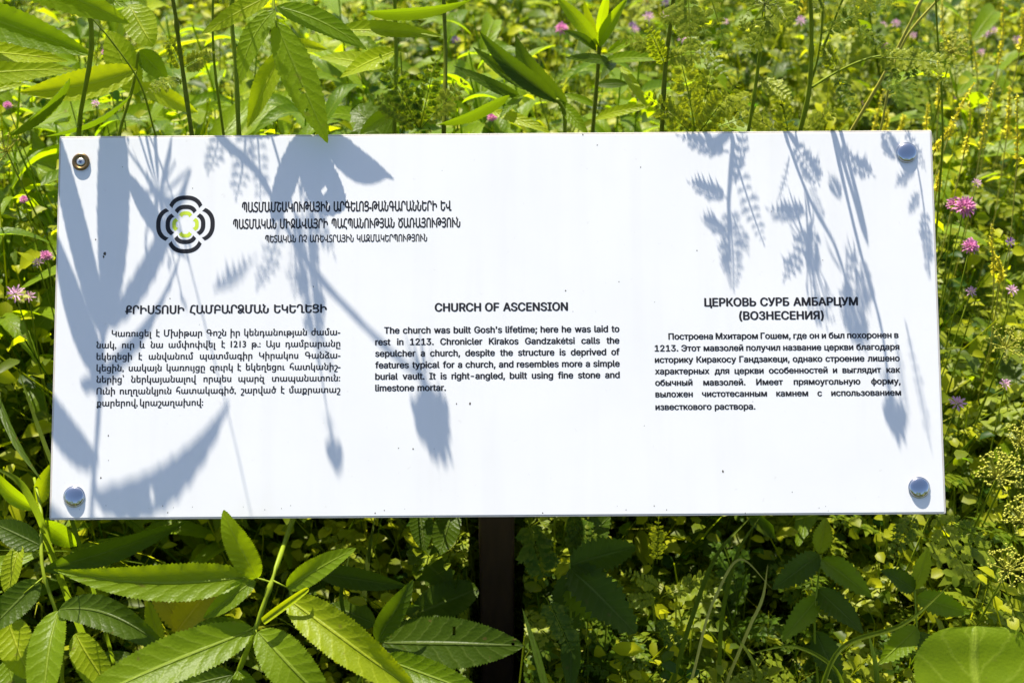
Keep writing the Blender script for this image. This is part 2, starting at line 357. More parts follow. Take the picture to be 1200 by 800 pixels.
mb = MB(); lathe(mb, c, [(.0098, 0), (.0102, .001), (.0098, .0024), (.0086, .0030), (.0070, .0026), (.0052, .0012), (.0046, .0010)]); ring = mb.build('washer', 'brass', sign)
ring['label'] = 'tarnished brass ring washer that has lost its dome cap'
mb = MB(); lathe(mb, c, [(.0050, .0009), (.0049, .0018), (.0040, .0026), (.0020, .0030), (.0006, .0031)]); scr = mb.build('screw', 'zinc', sign)
mb = MB()
for a in (R(20), R(110)):
    e1 = EX*math.cos(a)+EY*math.sin(a); e2 = EY*math.cos(a)-EX*math.sin(a); box_axes(mb, c+EZ*.0030, e1, e2, EZ, .0022, .00055, .0004)
mb.build('screw_slot', 'hole', scr, smooth=False)

# --- printing
import os, glob
SANS = None                                         # Blender's own bundled sans; its default face if that is missing
try:
    fp = glob.glob(os.path.join(bpy.utils.resource_path('LOCAL'), 'datafiles', 'fonts', 'Inter.woff2'))
    if fp: SANS = bpy.data.fonts.load(fp[0])
except Exception: SANS = None
def text_mesh(txt, bold, plain=False):
    cu = bpy.data.curves.new('t', 'FONT'); cu.body = txt
    if SANS and not plain: cu.font = SANS
    cu.size = 1; cu.offset = 0; cu.fill_mode = 'NONE'; cu.resolution_u = 3
    ob = bpy.data.objects.new('t', cu); col.objects.link(ob); return ob
jobs = []
def line(block, txt, x0, x1, yb, cap, bold=.012, just=True): jobs.append(dict(b=block, t=txt, x0=x0, x1=x1, y=yb, cap=cap, bold=bold, just=just))
line('h1', 'ՊԱՏՄԱՄՇԱԿՈՒԹԱՅԻՆ ԱՐԳԵԼՈՑ-ԹԱՆԳԱՐԱՆՆԵՐԻ ԵՎ', 283.8, 528.8, 248.6, 11.2, .022)
line('h2', 'ՊԱՏՄԱԿԱՆ ՄԻՋԱՎԱՅՐԻ ՊԱՀՊԱՆՈՒԹՅԱՆ ԾԱՌԱՅՈՒԹՅՈՒՆ', 273.3, 539.2, 268.2, 10.8, .022)
line('h3', 'ՊԵՏԱԿԱՆ ՈՉ ԱՌԵՎՏՐԱՅԻՆ ԿԱԶՄԱԿԵՐՊՈՒԹՅՈՒՆ', 310.8, 500.4, 284.2, 8.2, .018)
line('ta', 'ՔՐԻՍՏՈՍԻ ՀԱՄԲԱՐՁՄԱՆ ԵԿԵՂԵՑԻ', 147, 382.6, 367.9, 9.4, .02)
for i, (tx, x0, x1, y) in enumerate([
    ('Կառուցել է Մխիթար Գոշն իր կենդանության ժամա-', 131, 398.5, 394.4),
    ('նակ, ուր և նա ամփոփվել է 1213 թ.: Այս դամբարանը', 113.2, 398.7, 408),
    ('եկեղեցի է անվանում պատմագիր Կիրակոս Գանձա-', 113.2, 398.7, 421.6),
    ('կեցին, սակայն կառույցը զուրկ է եկեղեցու հատկանիշ-', 113.2, 398.7, 435),
    ('ներից՝ ներկայանալով որպես պարզ տապանատուն:', 113.2, 398.4, 448.3),
    ('Ունի ուղղանկյուն հատակագիծ, շարված է մաքրատաշ', 113.2, 398.6, 461.9),
    ('քարերով, կրաշաղախով:', 113.2, 237.8, 475.8)]): line('ba', tx, x0, x1, y, 7.4, .012)
line('te', 'CHURCH OF ASCENSION', 510, 665.1, 364.9, 9.6, .022)
for tx, x0, x1, y in [
    ("The church was built Gosh's lifetime; here he was laid to", 450.5, 725.6, 390.8),
    ('rest in 1213. Chronicler Kirakos Gandzaketsi calls the', 440, 725.6, 404.4),
    ('sepulcher a church, despite the structure is deprived of', 440, 725.8, 417.8),
    ('features typical for a church, and resembles more a simple', 440, 726, 431.4),
    ('burial vault. It is right-angled, built using fine stone and', 440, 726, 444.7),
    ('limestone mortar.', 440, 522.3, 458.2)]: line('be', tx, x0, x1, y, 7.5, .020)
line('tr', 'ЦЕРКОВЬ СУРБ АМБАРЦУМ', 826, 1005, 358.9, 9.6, .022)
line('tr2', '(ВОЗНЕСЕНИЯ)', 866.8, 965, 374.6, 9.6, .022)
for tx, x0, x1, y in [
    ('Построена Мхитаром Гошем, где он и был похоронен в', 783.7, 1052.8, 397.7),
    ('1213. Этот мавзолей получил название церкви благодаря', 767.6, 1053.8, 411.6),
    ('историку Киракосу Гандзакеци, однако строение лишено', 767.8, 1054.2, 425),
    ('характерных для церкви особенностей и выглядит как', 768, 1054.8, 438.4),
    ('обычный мавзолей. Имеет прямоугольную форму,', 768.2, 1055.2, 451.8),
    ('выложен чистотесанным камнем с использованием', 768.4, 1055.8, 465.2),
    ('известкового раствора.', 768.5, 885, 480.2)]: line('br', tx, x0, x1, y, 7.2, .020)
tmp = []
for j in jobs: j['arm'] = any('\u0530' <= ch <= '\u058f' for ch in j['t']); j['w'] = [text_mesh(w, j['bold'], j['arm']) for w in j['t'].split(' ')]; tmp += j['w']
hm = text_mesh('H', .012); tmp.append(hm); ha = text_mesh('H', .012, True); tmp.append(ha)
bpy.context.view_layer.update(); dg = bpy.context.evaluated_depsgraph_get()
from mathutils.geometry import delaunay_2d_cdt
def to_arr(ob):                                     # outlines -> non-zero winding fill (letters with overlapping strokes stay whole)
    me = bpy.data.meshes.new_from_object(ob.evaluated_get(dg)); n = len(me.vertices)
    co = np.empty(n*3); me.vertices.foreach_get('co', co); co = co.reshape(-1, 3)[:, :2]
    ed = np.empty(len(me.edges)*2, dtype=int); me.edges.foreach_get('vertices', ed); ed = ed.reshape(-1, 2); bpy.data.meshes.remove(me)
    comp = []; adj = {}
    for a, b in ed: adj.setdefault(int(a), []).append(int(b)); adj.setdefault(int(b), []).append(int(a))
    seen = set(); A = []; Bq = []
    for v0 in range(n):
        if v0 in seen or v0 not in adj: continue
        loop = [v0]; seen.add(v0)
        while True:
            nx = [q for q in adj[loop[-1]] if q not in seen]
            if len(loop) == 1 and v0+1 in nx: nx = [v0+1]
            if not nx: break
            loop.append(nx[0]); seen.add(nx[0])
        A += loop; Bq += loop[1:]+loop[:1]
    P, Q = co[A], co[Bq]
    vs, _, fs, *_ = delaunay_2d_cdt([Vector(p) for p in co], [(int(a), int(b)) for a, b in zip(A, Bq)], [], 0, 1e-5)
    vs = np.array([tuple(v) for v in vs]); out = []
    for f in fs:
        c = vs[list(f)].mean(0); d = (P[:, 1] <= c[1]) != (Q[:, 1] <= c[1]); p, q = P[d], Q[d]
        xi = p[:, 0]+(c[1]-p[:, 1])*(q[:, 0]-p[:, 0])/(q[:, 1]-p[:, 1]); r_ = xi > c[0]
        if int(np.sign(q[r_, 1]-p[r_, 1]).sum()) != 0: out.append(tuple(f))
    return np.column_stack([vs, np.zeros(len(vs))]), out
hco, _ = to_arr(hm); CAPH = hco[:, 1].max()-hco[:, 1].min(); hca, _ = to_arr(ha); CAPA = hca[:, 1].max()-hca[:, 1].min()
GAP = .30
data = []
for j in jobs: j['a'] = [to_arr(w) for w in j['w']]; j['nat'] = sum(a[0][:, 0].max()-a[0][:, 0].min() for a in j['a']) + (.55 if j['b'][0] == 'h' or j['b'] == 'ta' else GAP)*(len(j['a'])-1)
xs = {}
for j in jobs:                                      # letter width of a block: from its last, unjustified line
    u0, v0 = uv(j['x0'], j['y']); u1, _ = uv(j['x1'], j['y']-(j['x1']-j['x0'])*.0072); j['u0'], j['u1'], j['v0'] = u0, u1, v0
    xs[j['b']] = (u1-u0)/j['nat']
for j in jobs:
    sx = xs[j['b']]; zf = -(W(j['x0'], j['y'])-CAM).dot(BK)/FPX; sy = j['cap']*zf/(CAPA if j['arm'] else CAPH)
    ws = [(a[0][:, 0].max()-a[0][:, 0].min())*sx for a in j['a']]; nw = len(ws)
    gap = (j['u1']-j['u0']-sum(ws))/(nw-1) if nw > 1 else 0
    if gap < .12*sx: 
        k = (j['u1']-j['u0']-.2*sx*(nw-1))/sum(ws); sx *= k; ws = [w*k for w in ws]; gap = (j['u1']-j['u0']-sum(ws))/max(1, nw-1)
    mb = MB(); u = j['u0']
    for (co, fs), w in zip(j['a'], ws):
        b = len(mb.v); x0 = co[:, 0].min()
        for ci, (ox, oy) in enumerate(((-1, 0), (1, 0), (-.35, .6), (.35, -.6))):      # the bold weight: overlaid strokes
            b = len(mb.v); e = (j['bold']*1.2+.016)*sy*(.85 if SANS and not j['arm'] else 1.12)
            for p_ in co: mb.v.append(PC+EX*(u+(p_[0]-x0)*sx+ox*e*min(1, sx/sy*1.05))+EY*(j['v0']+p_[1]*sy+oy*e)+EZ*(FZ+.00005+ci*.000015)); mb.uv.append((0, 0)); mb.t.append(0)
            mb.f += [tuple(b+k for k in f) for f in fs]
        u += w+gap
    mb.build('text_line', 'ink', panel, smooth=False)
for o_ in tmp:
    cu = o_.data; bpy.data.objects.remove(o_); bpy.data.curves.remove(cu)
# --- emblem: two broken four-lobed rings round a lime one
LC = uv(217.3, 263); k_ = 1.608/FPX*1.005
def band(mat, ra, rd, th, cut, name):
    for q in range(4):
        mb = MB(); n = 18; c0 = q*math.pi/2; lim = math.pi/4 - math.asin(cut/rd)
        for i in range(n+1):
            f = -lim + 2*lim*i/n
            g4 = abs(f)/(math.pi/4); ro = ra+.3*math.sin(math.pi*min(1, g4*1.1))+(rd-ra)*(g4**2.7)
            for r in (ro-th, ro):
                a = c0+f*(1 if r == ro else (math.pi/4-math.asin(cut/(rd-th)))/lim)
                mb.v.append(PC+EX*(LC[0]+r*k_*math.cos(a))+EY*(LC[1]+r*k_*math.sin(a))+EZ*(FZ+.00006)); mb.uv.append((0, 0)); mb.t.append(0)
            if i: b = 2*i; mb.f.append((b-2, b-1, b+1, b))
        mb.build(name, mat, panel, smooth=False)
band('ink', 34.5, 28.6, 5.2, 2.4, 'emblem_band'); band('ink', 23.4, 19.6, 5.2, 2.4, 'emblem_band'); band('lime', 15.6, 11.2, 4.4, 2.2, 'emblem_ring')
# --- specks of dirt
mb = MB()
for (px, py, r) in [(122.5, 297, 2.0), (121.5, 301, 1.4), (112, 281, .8), (847, 552, 1.1), (484, 526, .8), (127, 510, .9), (118, 560, .9), (535, 473, .7), (551, 473, 1.2), (683, 158, .8), (700, 170, .7), (467, 525, .6)] + [(random.uniform(80, 1090), random.uniform(170, 600), random.uniform(.35, .75)) for _ in range(26)] + [(random.uniform(70, 1100), random.uniform(592, 602), random.uniform(.3, .7)) for _ in range(22)]:
    u, v = uv(px, py); b = len(mb.v); kk = 7
    for i in range(kk):
        a = 2*math.pi*i/kk; rr = r*k_*random.uniform(.6, 1.3); mb.v.append(PC+EX*(u+rr*math.cos(a))+EY*(v+rr*1.3*math.sin(a))+EZ*(FZ+.00008)); mb.uv.append((0, 0)); mb.t.append(0)
    mb.f.append(tuple(range(b, b+kk)))
mb.build('dirt_speck', 'speck', panel, smooth=False, stuff=True)

# ------------------------------------------------------------------ plants
TC = BK.copy()                                     # towards the viewer
UPW = Vector((0, 0, 1))
TS = .86
def pt(p):                                         # ('v',px,py,z) seen point | ('s',px,py,t) point whose shadow falls there | Vector
    if isinstance(p, Vector): return p
    return B(*p[1:]) if p[0] == 'v' else W(p[1], p[2], p[3]*TS)
def px2m(hw, p): return hw*proj(p)[2]/FPX
def add_leaf(root, base, tip, hw, mat='elder', tilt=.5, shadow=False, nm=None, name='leaf', **k):
    b, t = pt(base), pt(tip)
    m_ = px2m(hw, (b+t)/2) if not shadow else hw*1.608/FPX
    N = nm if nm is not None else ((TC if not shadow else EZ) + UPW*tilt*(0 if shadow else 1) + rv(.18 if not shadow else .08)).normalized()
    k.setdefault('bow', random.uniform(.02, .07)); k.setdefault('twist', 0 if (shadow or nm is not None) else random.uniform(-.55, .55)); k.setdefault('wave', 0 if shadow else random.uniform(.0, .07)); k.setdefault('fold', random.uniform(.18, .42))
    if 'p' in k and not shadow: k['p'] = (k['p'][0]*random.uniform(.88, 1.15), k['p'][1]*random.uniform(.9, 1.15))
    mb = MB(); mb.leaf(b, t, m_, N, **k); return mb.build(name, mat, root)
def add_stem(root, pts, r0, r1, mat='stem', name='stem', n=8):
    mb = MB(); mb.tube([pt(p) for p in pts], r0*.70, r1*.75, n); return mb.build(name, mat, root)
def base_under(p, dx=0, dy=.06):
    p = pt(p); return Vector((p.x+dx, max(p.y+dy, 1.2), 0))

def plant(name, label, cat, stems, leaves, group=None, fronds=(), stem_mat='stem'):
    g = pt(stems[0][0][0]); loc = Vector((g.x, g.y, 0))
    if len(stems[0]) > 4: loc = stems[0][4]
    r = thing(name, label, cat, loc, group)
    for i, st in enumerate(stems):
        pts = [loc] + [pt(p) for p in st[0]] if i == 0 else [pt(p) for p in st[0]]
        add_stem(r, pts, st[1], st[2], st[3] if len(st) > 3 and st[3] else stem_mat, 'stem' if i == 0 else 'stalk')
    for lf in leaves:
        add_leaf(r, *lf[:3], **(lf[3] if len(lf) > 3 else {}))
    for fr in fronds:
        b, t = pt(fr[0]), pt(fr[1]); kw = dict(fr[3]) if len(fr) > 3 else {}; sh = kw.pop('shadow', False)
        N = ((EZ if sh else TC+UPW*.3)+rv(.15)).normalized()
        mb = MB(); mb.frond(b, t, fr[2]*1.608/FPX if sh else px2m(fr[2], (b+t)/2), N, **kw); mb.build('frond', 'frond', r)
    return r
v = lambda x, y, z: ('v', x, y, z)
def D(x, y, sy):                                   # point seen at (x, y) at the depth whose shadow lands on the board's plane at height sy
    lo, hi = 1.0, 1.75
    for _ in range(40):
        z = (lo+hi)/2; p_ = B(x, y, z); t = (p_-PC).dot(EZ)/S.dot(EZ); yy = proj(p_-S*t)[1]
        if yy > sy: lo = z
        else: hi = z
    return ('v', x, y, z)
s = lambda x, y, t: ('s', x, y, t)
SH = dict(shadow=True, bow=.03, fold=.12)

# (1) tall elder plant at the left: its upper leaves stand above the frame and shade the board's left end
plant('elder_plant', 'tall big-leaved plant rising behind the sign\'s top left corner, its leaves shading the board', 'plant',
  [([v(92, 158, 1.72), v(100, 0, 1.62), s(128, 200, .30), s(121, 385, .50), s(118, 445, .56), s(112, 535, .66), s(104, 640, .78)], .0045, .0022, None, Vector((-.56, 1.48, 0)))],
  [(s(124, 392, .50), s(131, 105, .26), 20, dict(SH, p=(.8, .5), mat='elder')),
   (s(123, 398, .50), s(58, 132, .30), 13, dict(SH, p=(.6, .6))),
   (s(122, 384, .50), s(225, 196, .36), 19, dict(SH, side_bow=.06)),
   (s(120, 446, .56), s(58, 255, .46), 15, dict(SH)),
   (s(114, 546, .66), s(30, 425, .58), 19, dict(SH, p=(.5, .7))),
   (s(108, 578, .70), s(270, 468, .58), 33, dict(SH, p=(.55, .75), side_bow=-.03, holes=((17, 1),))),
   (s(104, 612, .74), s(225, 640, .72), 26, dict(SH, p=(.5, .8))),
   (s(106, 640, .76), s(30, 560, .68), 14, dict(SH)),
   (s(107, 640, .76), s(165, 730, .78), 22, dict(SH))], stem_mat='stem')
# (2) big leaves at the very top left
plant('elder_plant', 'plant with very large ribbed leaves pointing right, at the top left corner of the view', 'plant',
  [([v(-60, 140, 1.75), v(-62, -5, 1.6), v(-66, -60, 1.55)], .006, .004, None, Vector((-.66, 1.55, 0)))],
  [(D(-30, -52, 445), D(153, 28, 290), 24, dict(nm=(EZ+rv(.04)).normalized(), mat='elder', fold=.15, bow=.03)),
   (v(-62, 5, 1.66), v(111, 66, 1.66), 21, dict(tilt=.3, fold=.3)),
   (v(-62, 60, 1.64), v(80, 72, 1.70), 14, dict(mat='light')),
   (v(-61, 90, 1.70), v(92, 82, 1.78), 15, dict(mat='light', tilt=.1)),
   (v(96, -14, 1.6), v(150, 8, 1.58), 9, {}),
   (v(-62, 120, 1.7), v(30, 98, 1.75), 13, dict(mat='light'))])
plant('elder_plant', 'plant with a dark shaded leaf bending down just above the sign\'s top left corner', 'plant',
  [([v(140, 155, 1.80), v(158, 90, 1.78), v(162, 60, 1.76)], .004, .002, None, Vector((-.47, 1.62, 0)))],
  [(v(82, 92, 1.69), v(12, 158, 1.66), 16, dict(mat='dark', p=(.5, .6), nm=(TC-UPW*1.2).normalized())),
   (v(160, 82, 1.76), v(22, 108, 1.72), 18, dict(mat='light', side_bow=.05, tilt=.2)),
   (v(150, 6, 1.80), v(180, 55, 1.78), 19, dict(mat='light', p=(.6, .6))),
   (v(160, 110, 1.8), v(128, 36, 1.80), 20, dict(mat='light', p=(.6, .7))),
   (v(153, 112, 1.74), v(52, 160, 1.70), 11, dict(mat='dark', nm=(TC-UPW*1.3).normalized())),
   (v(160, 100, 1.8), v(232, 132, 1.86), 12, dict(mat='light')),
   (v(162, 60, 1.8), v(198, 96, 1.8), 13, dict(mat='elder'))])
# (3) plant with leaves hanging over the top edge
plant('elder_plant', 'plant whose pointed leaf with a small hole hangs over the sign\'s top edge', 'plant',
  [([v(280, 160, 1.72), v(277, 90, 1.70), v(274, -10, 1.68), v(300, -60, 1.64), v(318, -15, 1.63), v(322, 20, 1.62)], .0048, .0018, None, Vector((-.31, 1.52, 0))),
   ([v(322, 18, 1.62), v(324, 32, 1.612)], .0016, .001)],
  [(D(323, 26, 142), D(384, 168, 248), 21, dict(nm=(EZ+rv(.05)).normalized(), bow=.03, fold=.13, holes=((24, 2), (25, 2), (31, 1)), p=(.55, .9), mat='elder')),
   (D(322, 12, 150), D(282, 98, 264), 14, dict(nm=(EZ+rv(.05)).normalized(), bow=.03, fold=.13, side_bow=-.09)),
   (D(324, 8, 120), D(430, 59, 210), 14, dict(nm=(EZ+rv(.05)).normalized(), bow=.03, fold=.13, side_bow=.05)),
   (D(318, -6, 120), D(236, 40, 150), 12, dict(nm=(EZ+rv(.05)).normalized(), bow=.03, fold=.13, mat='light')),
   (v(322, -4, 1.62), v(412, 0, 1.60), 6, dict(fold=.6)),
   (v(322, 22, 1.64), v(352, 74, 1.68), 9, {}),
   (v(330, 60, 1.75), v(290, 150, 1.76), 14, dict(mat='light')),
   (v(330, 55, 1.78), v(384, 58, 1.8), 9, dict(mat='light'))])
plant('leafy_plant', 'plant with two long level leaves at the top edge of the view, left of centre', 'plant',
  [([v(462, 160, 1.80), v(464, 60, 1.78), v(462, -25, 1.74)], .0046, .003, None, Vector((-.14, 1.64, 0))),
   ([v(520, 158, 1.8), v(522, 60, 1.80), v(519, -20, 1.78)], .0042, .003, 'stem_dark')],
  [(v(392, 36, 1.74), v(520, 43, 1.70), 11, dict(mat='light', fold=.45)),
   (v(430, 14, 1.72), v(553, 0, 1.68), 10, dict(mat='dark', fold=.4, nm=(TC-UPW*.9).normalized())),
   (v(463, 60, 1.78), v(398, 92, 1.8), 13, dict(mat='light')),
   (v(462, 80, 1.78), v(372, 68, 1.85), 12, dict(mat='light')),
   (v(463, -10, 1.75), v(380, -14, 1.74), 12, dict(mat='dark')),
   (v(463, 130, 1.8), v(420, 160, 1.8), 10, dict(mat='elder'))])
# (4) lance-leaved plants at top centre
plant('lance_leaved_plant', 'dark long-leaved plant above the sign\'s top centre, leaves sweeping up to the left', 'plant',
  [([v(662, 160, 1.86), v(660, 128, 1.85), v(652, 116, 1.84)], .0045, .003, None, Vector((.07, 1.70, 0)))],
  [(v(652, 118, 1.84), v(562, 37, 1.80), 12, dict(mat='dark', side_bow=.06, fold=.3)),
   (v(630, 109, 1.84), v(554, 55, 1.80), 10, dict(mat='dark', side_bow=.06, fold=.3)),
   (v(609, 113, 1.83), v(531, 77, 1.79), 8, dict(mat='dark', side_bow=.05)),
   (v(664, 122, 1.86), v(604, 40, 1.83), 13, dict(mat='dark', side_bow=.12)),
   (v(597, 112, 1.80), v(512, 147, 1.76), 10, dict(mat='dark', nm=(TC-UPW*.8).normalized())),
   (v(612, 112, 1.83), v(584, 140, 1.80), 5, dict(mat='elder')),
   (v(575, 130, 1.83), v(648, 158, 1.80), 7, dict(mat='light')),
   (v(655, 120, 1.86), v(690, 158, 1.84), 8, dict(mat='elder'))])
plant('lance_leaved_plant', 'plant with a rosette of narrow leaves on a dark stem, right of the top centre', 'plant',
  [([v(694, 160, 1.90), v(700, 90, 1.87), v(703, 50, 1.85), v(706, 20, 1.84)], .0045, .003, 'stem_dark', Vector((.11, 1.76, 0)))],
  [(v(701, 55, 1.85), v(737, -4, 1.80), 8, {}), (v(701, 40, 1.85), v(714, -14, 1.80), 6, {}),
   (v(700, 52, 1.85), v(650, -6, 1.82), 9, {}), (v(699, 58, 1.85), v(659, 36, 1.80), 7, dict(mat='dark')),
   (v(718, 73, 1.86), v(662, 68, 1.80), 7, dict(mat='dark')), (v(708, 72, 1.86), v(783, 71, 1.80), 8, dict(fold=.4)),
   (v(728, 78, 1.86), v(759, 129, 1.82), 6, dict(mat='light')), (v(720, 72, 1.86), v(704, 94, 1.82), 6, dict(mat='dark')),
   (v(712, 62, 1.86), v(766, 42, 1.82), 7, dict(mat='elder')), (v(700, 60, 1.86), v(684, 0, 1.84), 6, dict(mat='light')),
   (v(697, 140, 1.90), v(764, 124, 1.86), 7, dict(mat='light')), (v(698, 125, 1.90), v(660, 110, 1.9), 5, {}),
   (v(700, 100, 1.9), v(738, 98, 1.9), 6, dict(mat='dark'))])

# (5) umbellifers whose heads shade the board
def umbel_head(root, c, axis, r, rays=14, mat='umbel_green', cup=.9, closed=False, dots=7, ds=.06):
    axis = axis.normalized(); x = axis.orthogonal().normalized(); y = axis.cross(x)
    mb = MB(); 
    for i in range(rays):
        a = i*2.39996; f = math.sqrt((i+.5)/rays); th = f*cup
        if closed: mid = c + (x*math.cos(a)+y*math.sin(a))*r*f*.9 + axis*r*.7; e = c + (x*math.cos(a)+y*math.sin(a))*r*(.6*f+.05) + axis*r*(1.5+random.uniform(-.2, .3))
        else: dirv = (axis*math.cos(th)+(x*math.cos(a)+y*math.sin(a))*math.sin(th)); mid = c+dirv*r*.55+axis*r*.02; e = c + dirv*r*random.uniform(.9, 1.05)
        mb.tube([c, mid, e], r*(.06 if closed else .03), r*(.05 if closed else .024), 4)
        for k in range(dots):
            q = e + rv(.16*r) + axis*r*.05
            if not closed: mb.tube([e, q], r*.008, r*.008, 3, False, False)
            mb.ball(q, r*ds, .5)
    ob = mb.build('flower_head', mat, root)
    if closed or mat == 'umbel_green':
        bb = MB()
        for i in range(9):
            a = i*math.pi*2/9; d = (x*math.cos(a)+y*math.sin(a))*.9 - axis*.35 + rv(.15); bb.small(c, d.normalized(), axis, r*1.1, r*.07, .5)
        bb.build('bract', 'frond', root)
    return ob
def umbellifer(label, stem_pts, loc, r0, heads, fronds, branches=(), stem_mat='stem', group=None):
    r = thing('umbellifer', label, 'wildflower', loc, group)
    add_stem(r, [loc]+list(stem_pts), r0, r0*.35, stem_mat)
    for br in branches: add_stem(r, br[0], br[1], br[1]*.6, stem_mat, 'stalk')
    for c, ax, hr, kw in heads: umbel_head(r, pt(c), (pt(ax)-pt(c)) if isinstance(ax, tuple) else ax, hr, **kw)
    for fr in fronds:
        b, t = pt(fr[0]), pt(fr[1]); kw = dict(fr[3]) if len(fr) > 3 else {}; sh = kw.pop('shadow', False)
        N = ((EZ+rv(.04)) if sh else TC+UPW*.3+rv(.2)).normalized()
        mb = MB(); mb.frond(b, t, fr[2]*1.608/FPX if sh else px2m(fr[2], (b+t)/2), N, **kw); mb.build('frond', 'frond', r)
    return r
F = dict(shadow=True, sub=4, pairs=7, lift=.12, droop=.02)
umbellifer('slender umbellifer stem with one closed seed head, left of the sign\'s top middle', [v(225, 160, 1.72), v(215, 90, 1.70), v(206, 20, 1.66), v(200, -90, 1.6), s(300, 200, .34), s(354, 299, .50), s(420, 375, .58), s(478, 430, .66), s(497, 444, .67)], Vector((-.38, 1.55, 0)), .0042,
  [(s(497, 444, .67), EZ*.96-EY*.27, .0185, dict(rays=44, cup=1.25, dots=11, ds=.115))],
  [(s(262, 128, .3), s(243, 205, .28), 16, F), (s(290, 128, .32), s(276, 235, .3), 18, F), (s(300, 140, .34), s(305, 235, .32), 16, F),
   (s(330, 250, .45), s(300, 340, .42), 16, dict(F, sub=3)), (s(345, 275, .48), s(345, 350, .45), 14, dict(F, sub=3)),
   (v(216, 92, 1.70), v(172, 108, 1.66), 12, {}), (v(214, 80, 1.70), v(250, 62, 1.68), 14, dict(tint=.8)), (v(214, 84, 1.70), v(196, 44, 1.68), 12, dict(tint=.6))],
  stem_mat='stem_dark')
umbellifer('thin umbellifer stem with a small drooping bud, beside the plant hanging over the board', [v(262, 158, 1.75), v(250, 60, 1.7), v(250, -40, 1.66), s(330, 200, .40), s(364, 320, .55), s(374, 420, .64), s(387, 505, .72)], Vector((-.33, 1.60, 0)), .0026,
  [(s(388, 508, .72), EZ*.96-EY*.27, .0085, dict(rays=24, cup=1.2, dots=9, ds=.16))],
  [(s(352, 230, .45), s(372, 420, .6), 18, dict(F, pairs=9, sub=3)), (s(368, 370, .6), s(395, 450, .62), 8, dict(F, sub=2)), (s(340, 180, .4), s(392, 300, .5), 13, dict(F))])
umbellifer('wiry straw-thin umbellifer stem at the left, with spreading bare rays', [v(182, 158, 1.75), v(160, 90, 1.70), v(128, 45, 1.68), v(100, 10, 1.66), v(120, -80, 1.6), s(240, 380, .7), s(266, 480, .8), s(298, 620, .9)], Vector((-.42, 1.60, 0)), .0018,
  [(s(186, 226, .4), s(190, 300, .5), .030, dict(rays=7, cup=1.3, dots=2))], [(s(250, 340, .6), s(300, 300, .6), 12, dict(F, sub=2))],
  branches=[([s(150, 224, .4), s(186, 226, .4), s(222, 200, .42)], .0012), ([s(186, 226, .4), s(206, 190, .4)], .001)])
umbellifer('hairy thick-stemmed umbellifer in front of the narrow-leaved plant, right of top centre', [v(775, 162, 1.76), v(780, 75, 1.72), v(789, 0, 1.67), v(790, -60, 1.60), s(857, 154, .28), s(854, 240, .33), s(855, 300, .36)], Vector((.15, 1.58, 0)), .0048,
  [], [(s(854, 235, .30), s(860, 342, .30), 17, dict(F, pairs=10)), (s(858, 175, .26), s(896, 288, .24), 15, dict(F, pairs=9)), (s(853, 232, .24), s(808, 214, .22), 14, F),
   (s(854, 178, .22), s(794, 158, .20), 14, F), (s(853, 272, .29), s(824, 258, .27), 12, F), (s(862, 215, .25), s(872, 128, .24), 11, F), (s(858, 250, .28), s(878, 300, .27), 10, F),
   (v(780, 78, 1.72), v(758, 30, 1.68), 14, {}), (v(781, 70, 1.72), v(846, 62, 1.66), 17, dict(tint=.65, pairs=10, droop=.15)), (v(800, 40, 1.72), v(853, 92, 1.66), 15, dict(tint=.2)),
   (v(786, 40, 1.7), v(830, 14, 1.7), 15, dict(tint=.4)), (v(782, 60, 1.72), v(722, 46, 1.7), 13, dict(tint=.6))], stem_mat='stem_dark')
TS = .60
umbellifer('smooth light green umbellifer stem left of the forked one, above the sign\'s right half', [v(876, 160, 1.74), v(887, 90, 1.71), v(894, 28, 1.67), v(894, -60, 1.6), s(919, 154, .26), s(945, 225, .40), s(987, 311, .56), s(994, 340, .60)], Vector((.27, 1.57, 0)), .0036,
  [(s(990, 322, .60), EZ*.96-EY*.27, .017, dict(rays=26, cup=.9, dots=9)), (s(946, 285, .45), EZ, .020, dict(rays=11, cup=.8, dots=5))],
  [(s(930, 165, .28), s(960, 216, .3), 15, F), (s(925, 185, .32), s(910, 238, .34), 5, dict(F, sub=2)), (s(950, 215, .4), s(966, 262, .42), 8, dict(F, sub=2)),
   (s(945, 250, .4), s(900, 245, .42), 14, F), (s(950, 262, .4), s(918, 330, .42), 14, F), (s(955, 265, .4), s(950, 325, .46), 13, F),
   (v(888, 90, 1.71), v(930, 118, 1.68), 12, dict(tint=.7)), (v(884, 110, 1.72), v(842, 132, 1.7), 14, dict(tint=.8)), (v(890, 60, 1.7), v(866, 18, 1.7), 10, {})],
  branches=[([s(945, 225, .4), s(950, 255, .44)], .002)])
